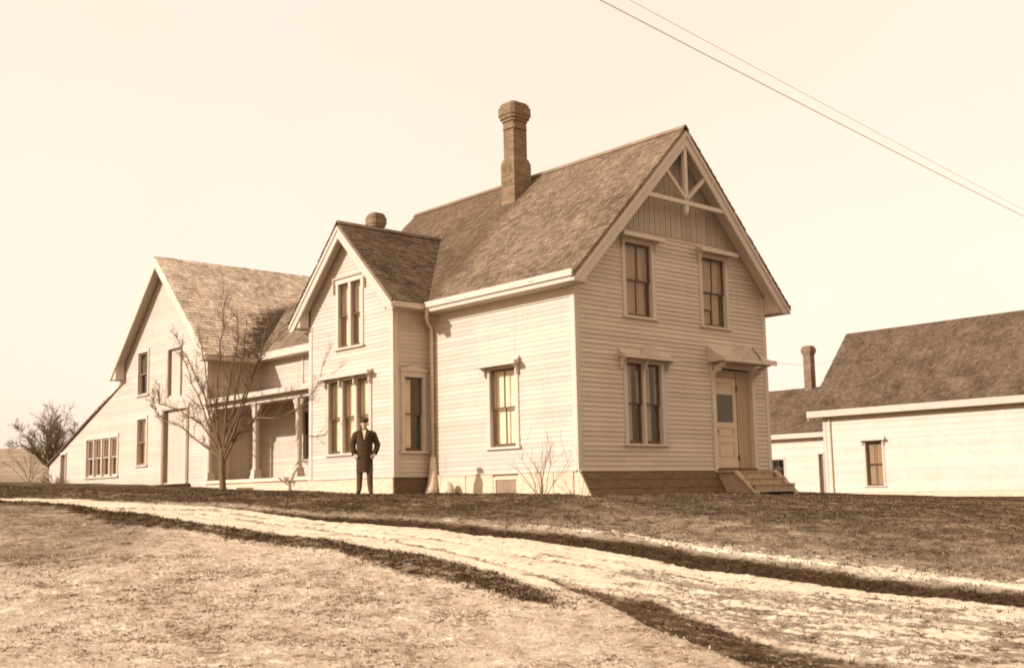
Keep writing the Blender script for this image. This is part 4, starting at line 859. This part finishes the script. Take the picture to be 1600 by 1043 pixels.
def orchard(name, label, px, py, dist, h, group=None, lev=4, n=5, r=.16, spread=.75, gsize=1.0):
    d = ray(px, py); P_ = CAM + d * dist; z = gz(P_[0], P_[1]); t = thing(name, label, 'tree' if lev > 2 else 'shrub', (P_[0], P_[1], z - .05))
    a, b = MB(), MB(); base = Vector((P_[0], P_[1], z - .1))
    if lev > 2:
        fork = base + Vector((.1, .1, h * .17)); a.tube([base, base.lerp(fork, .5) + Vector((.03, 0, 0)), fork], [r * 1.3, r, r * .9], 8, cap=False)
    else: fork = base
    for i in range(n):
        an = 6.283 * (i + random.random() * .6) / n; dv = Vector((math.cos(an) * spread, math.sin(an) * spread, random.uniform(.6, 1.1)))
        branch(a, b, fork, dv, r * .62 if lev > 2 else .012, h * random.uniform(.36, .52) if lev > 2 else h * random.uniform(.6, 1), lev - 1, .07, .75, .35, (5, 7) if lev > 2 else (3, 5), .007 * gsize)
    if a.v: a.build('trunk', 'bark', t, smooth=True, recalc=False)
    b.build('crown', 'twig', t, 'stuff', smooth=True, recalc=False); return t
orchard('apple_tree', 'bushy leafless apple tree beyond the low end of the lean-to', 80, 757, 52, 5.0, r=.13, n=10, spread=.85)
orchard('bare_shrub', 'small leafless shrub in the field at the far left edge', 46, 748, 50, 2.0, lev=2, n=9, spread=.5)
orchard('bare_shrub', 'low brushy shrub at the foot of the lean-to', 84, 760, 44, .7, lev=2, n=16, spread=1.2)
orchard('bare_sapling', 'thin leafless sapling against the sunlit side wall beside the cellar window', 846, 764, 23.3, 1.35, lev=2, n=8, spread=.55, gsize=.5)

# stone beside the downspout
t = MB(); ring = lambda r, z: [(-.32 + r * math.cos(a) * (1 + .15 * math.sin(3 * a)), 4.12 + r * math.sin(a) * 1.1, z) for a in np.linspace(0, 6.283, 11)[:-1]]
t.loft([ring(.17, -.1), ring(.18, .1), ring(.13, .24), ring(.07, .31), ring(.02, .33)]); o = t.build('stone', 'pale_stone', None, smooth=True); o['label'] = 'pale upright stone at the foot of the sunlit wall near the downspout'; o['category'] = 'stone'

# ------------------------------------------------------------------ the man
def man():
    d = ray(570, 770); P_ = CAM + d * 24.9; z = gz(P_[0], P_[1])
    face = math.atan2(CAM[1] - P_[1], CAM[0] - P_[0]) + math.pi / 2      # local -Y looks at the camera
    t = thing('person', 'person in dark knee-length overcoat and flat cap, hands at coat pockets', 'person', (P_[0], P_[1], z), rotz=face - .06)
    J = {'pel': (0, 0, .90, .15, .12), 'sp': (0, .01, 1.10, .14, .11), 'ch': (0, 0, 1.30, .16, .11), 'nk': (0, 0, 1.44, .055, .055), 'nk2': (0, -.01, 1.49, .052, .055), 'hd': (0, -.02, 1.57, .078, .092), 'hd2': (0, -.015, 1.66, .072, .088), 'hd3': (0, -.01, 1.70, .045, .055)}
    for s_, n in ((-1, 'r'), (1, 'l')):
        J.update({'sh' + n: (s_ * .17, 0, 1.38, .07, .07), 'el' + n: (s_ * .25 + (.02 if s_ > 0 else 0), .03, 1.12, .05, .05), 'wr' + n: (s_ * .215, -.05, .90, .035, .035), 'ha' + n: (s_ * .20, -.07, .84, .04, .022),
                  'hi' + n: (s_ * .09, 0, .84, .095, .095), 'kn' + n: (s_ * .115, -.03 - .03 * s_, .47, .078, .08), 'an' + n: (s_ * .125, .0, .09, .062, .065), 'to' + n: (s_ * .16, -.13 - .02 * s_, .035, .04, .035), 'he' + n: (s_ * .125, .03, .045, .04, .04)})
    names = list(J); ix = {k: i for i, k in enumerate(names)}
    E2 = [('pel', 'sp'), ('sp', 'ch'), ('ch', 'nk'), ('nk', 'nk2'), ('nk2', 'hd'), ('hd', 'hd2'), ('hd2', 'hd3')]
    for n in 'rl': E2 += [('ch', 'sh' + n), ('sh' + n, 'el' + n), ('el' + n, 'wr' + n), ('wr' + n, 'ha' + n), ('pel', 'hi' + n), ('hi' + n, 'kn' + n), ('kn' + n, 'an' + n), ('an' + n, 'to' + n), ('an' + n, 'he' + n)]
    me = bpy.data.meshes.new('b'); me.from_pydata([J[k][:3] for k in names], [(ix[a], ix[b]) for a, b in E2], [])
    tmp = bpy.data.objects.new('tmp', me); COL.objects.link(tmp); sk = tmp.modifiers.new('s', 'SKIN'); sk.use_smooth_shade = True
    for k, v in zip(names, me.skin_vertices[0].data): v.radius = J[k][3:5]; v.use_root = (k == 'pel')
    sb = tmp.modifiers.new('ss', 'SUBSURF'); sb.levels = 2; sb.render_levels = 2
    dg = bpy.context.evaluated_depsgraph_get(); dg.update(); bm_ = bpy.data.meshes.new_from_object(tmp.evaluated_get(dg)); bpy.data.objects.remove(tmp)
    bm_.name = 'body'
    for v in bm_.vertices:   # nose, brow and chin
        x, y, zz = v.co
        if zz > 1.48 and y < -.05 and abs(x) < .05:
            v.co.y -= .030 * math.exp(-(x / .016) ** 2 - ((zz - 1.585) / .022) ** 2) + .012 * math.exp(-(x / .04) ** 2 - ((zz - 1.505) / .02) ** 2)
            for ex_ in (-.03, .03): v.co.y += .010 * math.exp(-((x - ex_) / .014) ** 2 - ((zz - 1.612) / .012) ** 2)
    for mm in ('skin', 'trouser_wool', 'leather', 'coat_wool'): bm_.materials.append(MATS[mm])
    for pgn in bm_.polygons:
        c_ = pgn.center; pgn.material_index = 2 if c_.z < .10 else 1 if (c_.z < 1.0 and abs(c_.x) < .18) else 3 if (c_.z < 1.46 and c_.z > .93) else 0
    bo = bpy.data.objects.new('body', bm_); COL.objects.link(bo); bo.parent = t
    # overcoat: lofted body + sleeves + collar
    q = MB(); nseg = 24
    def ring(w_, dp, zz, cy=0, open_=0): return [(w_ * math.cos(a), cy + dp * math.sin(a) * (1 + .06 * math.cos(8 * a) * open_), zz) for a in np.linspace(0, 2 * math.pi, nseg + 1)[:-1]]
    q.loft([ring(w_, dp, zz, cy, op) for zz, w_, dp, cy, op in ((.50, .190, .155, 0, 1.4), (.62, .188, .152, 0, 1.0), (.80, .184, .148, 0, .5), (.98, .178, .14, 0, .1), (1.12, .18, .14, 0, 0), (1.26, .20, .145, .005, 0), (1.36, .212, .13, .01, 0), (1.405, .195, .11, .01, 0), (1.43, .14, .095, .01, 0), (1.45, .09, .08, .01, 0), (1.485, .075, .075, .012, 0))], cap=False)
    for s_ in (-1, 1):
        q.tube([(s_ * .13, 0, 1.375), (s_ * .195, .005, 1.35), (s_ * .245, .015, 1.22), (s_ * .265 + (.025 if s_ > 0 else -.005), .03, 1.11), (s_ * .252 + (.015 if s_ > 0 else 0), .0, 1.02), (s_ * .225, -.05, .915)], [.075, .082, .074, .070, .064, .060], 12)
    q.build('overcoat', 'coat_wool', t, smooth=True, local=True)
    lp = MB()
    for s_ in (-1, 1):
        lp.prism([(s_ * .015, -.128, 1.18), (s_ * .075, -.140, 1.30), (s_ * .11, -.128, 1.38), (s_ * .07, -.10, 1.46), (s_ * .05, -.10, 1.44)], (0, -.014, 0))
    lp.build('lapel', 'coat_wool', t, local=True)
    MB().prism([(-.045, -.118, 1.45), (.045, -.118, 1.45), (.0, -.138, 1.22)], (0, -.012, 0)).build('shirt_front', 'shirt', t, local=True)
    bt = MB()
    for zz in (1.12, .99, .86): 
        for s_ in (-.055, .055): bt.tube([(s_, -.135, zz), (s_, -.158, zz)], [.014, .012], 8)
    bt.build('button', 'leather', t, local=True)
    for s_ in (-1, 1):   # hands: fingers slipping into the pockets, thumbs outside
        hd = MB()
        for i in range(4): hd.tube([(s_ * (.222 - .017 * i), -.085 - .004 * i, .875), (s_ * (.213 - .016 * i), -.105 - .005 * i, .835), (s_ * (.203 - .015 * i), -.105 - .005 * i, .795 + .006 * abs(i - 1))], [.010, .009, .007], 6)
        hd.tube([(s_ * .18, -.10, .895), (s_ * .155, -.135, .865), (s_ * .145, -.15, .83)], [.012, .011, .008], 6); hd.build('hand', 'skin', t, smooth=True, local=True)
        ea = MB(); ea.tube([(s_ * .075, -.005, 1.555), (s_ * .088, .0, 1.585), (s_ * .078, .0, 1.615)], [.010, .016, .010], 6); ea.build('ear', 'skin', t, smooth=True, local=True)
        ey = MB(); ey.tube([(s_ * .03, -.094, 1.612), (s_ * .03, -.101, 1.612)], [.009, .006], 8); ey.build('eye', 'leather', t, local=True)
    mo = MB(); mo.bar((-.024, -.104, 1.545), (.024, -.104, 1.545), .010, .007); mo.build('mouth', 'trouser_wool', t, local=True)
    cp = MB(); rr = lambda w_, dp, zz, cy: [(w_ * math.cos(a), cy + dp * math.sin(a), zz) for a in np.linspace(0, 6.283, 17)[:-1]]
    cp.loft([rr(.082, .102, 1.625, -.012), rr(.090, .110, 1.650, -.014), rr(.104, .126, 1.680, -.02), rr(.095, .115, 1.708, -.012), rr(.05, .06, 1.722, -.005)])
    cp.build('cap', 'cap_wool', t, smooth=True, local=True)
    vs = MB(); vs.prism([(-.075, -.085, 1.640), (.075, -.085, 1.640), (.06, -.15, 1.628), (0, -.168, 1.624), (-.06, -.15, 1.628)], (0, 0, .012)); vs.build('cap_visor', 'cap_wool', t, local=True)
man()

# ------------------------------------------------------------------ overhead line
def SDz(S, D, h): x_, y_ = xy(S, D); return Vector((x_, y_, h))
kS = lambda k: 2.25 + 5.15 * k; kD = lambda k: 16.6 + 5.8 * k
k0, k1 = -4.0, 3.6
def lin(dz, sag):
    out = []
    for i in range(61):
        k = k0 + (k1 - k0) * i / 60; u = (k - k0) / (k1 - k0); out.append(SDz(kS(k), kD(k), 7.55 + dz - sag * 4 * u * (1 - u)))
    return out
C1, C2 = lin(0, .30), lin(.13, .18)
cb = MB().tube(C1, [.008] * 61, 6).build('overhead_cable', 'wire', None, smooth=True); cb['label'] = 'thick dark overhead cable crossing the sky at upper right'; cb['category'] = 'cable'
hg = MB()
for i in range(1, 60): hg.tube([C1[i], C2[i]], [.002, .002], 3)
hg.build('hanger', 'wire', cb)
wr = MB().tube(C2, [.0045] * 61, 5).build('overhead_wire', 'wire', None, smooth=True); wr['label'] = 'thin wire running just above the thick overhead cable'; wr['category'] = 'wire'
for k, lab in ((k0, 'wooden utility pole standing outside the picture behind the camera'), (k1, 'wooden utility pole standing outside the picture past its right edge')):
    b_ = SDz(kS(k), kD(k), 0); zg = gz(b_.x, b_.y); t = thing('utility_pole', lab, 'pole', (b_.x, b_.y, zg - .3), 'utility poles')
    MB().tube([(b_.x, b_.y, zg - .3), (b_.x, b_.y, 7.9)], [.15, .10], 10).build('pole', 'pole_wood', t, smooth=True)
    dv = Vector((FH[0], FH[1], 0)).cross(Vector((0, 0, 1))); MB().bar(b_ + Vector((0, 0, 7.53)) - dv * .7, b_ + Vector((0, 0, 7.53)) + dv * .7, .09, .1).build('crossarm', 'pole_wood', t)

a_, b_ = Vector((7.03, .25, 3.40)), Vector((32.6, 13.86, 6.42)); pts = [a_.lerp(b_, i / 16) - Vector((0, 0, .25 * 4 * (i / 16) * (1 - i / 16))) for i in range(17)]
sw = MB().tube(pts, [.006] * 17, 4).build('service_wire', 'wire', None, smooth=True); sw['label'] = 'faint thin wire strung from the house corner above the steps to the neighbouring roof'; sw['category'] = 'wire'
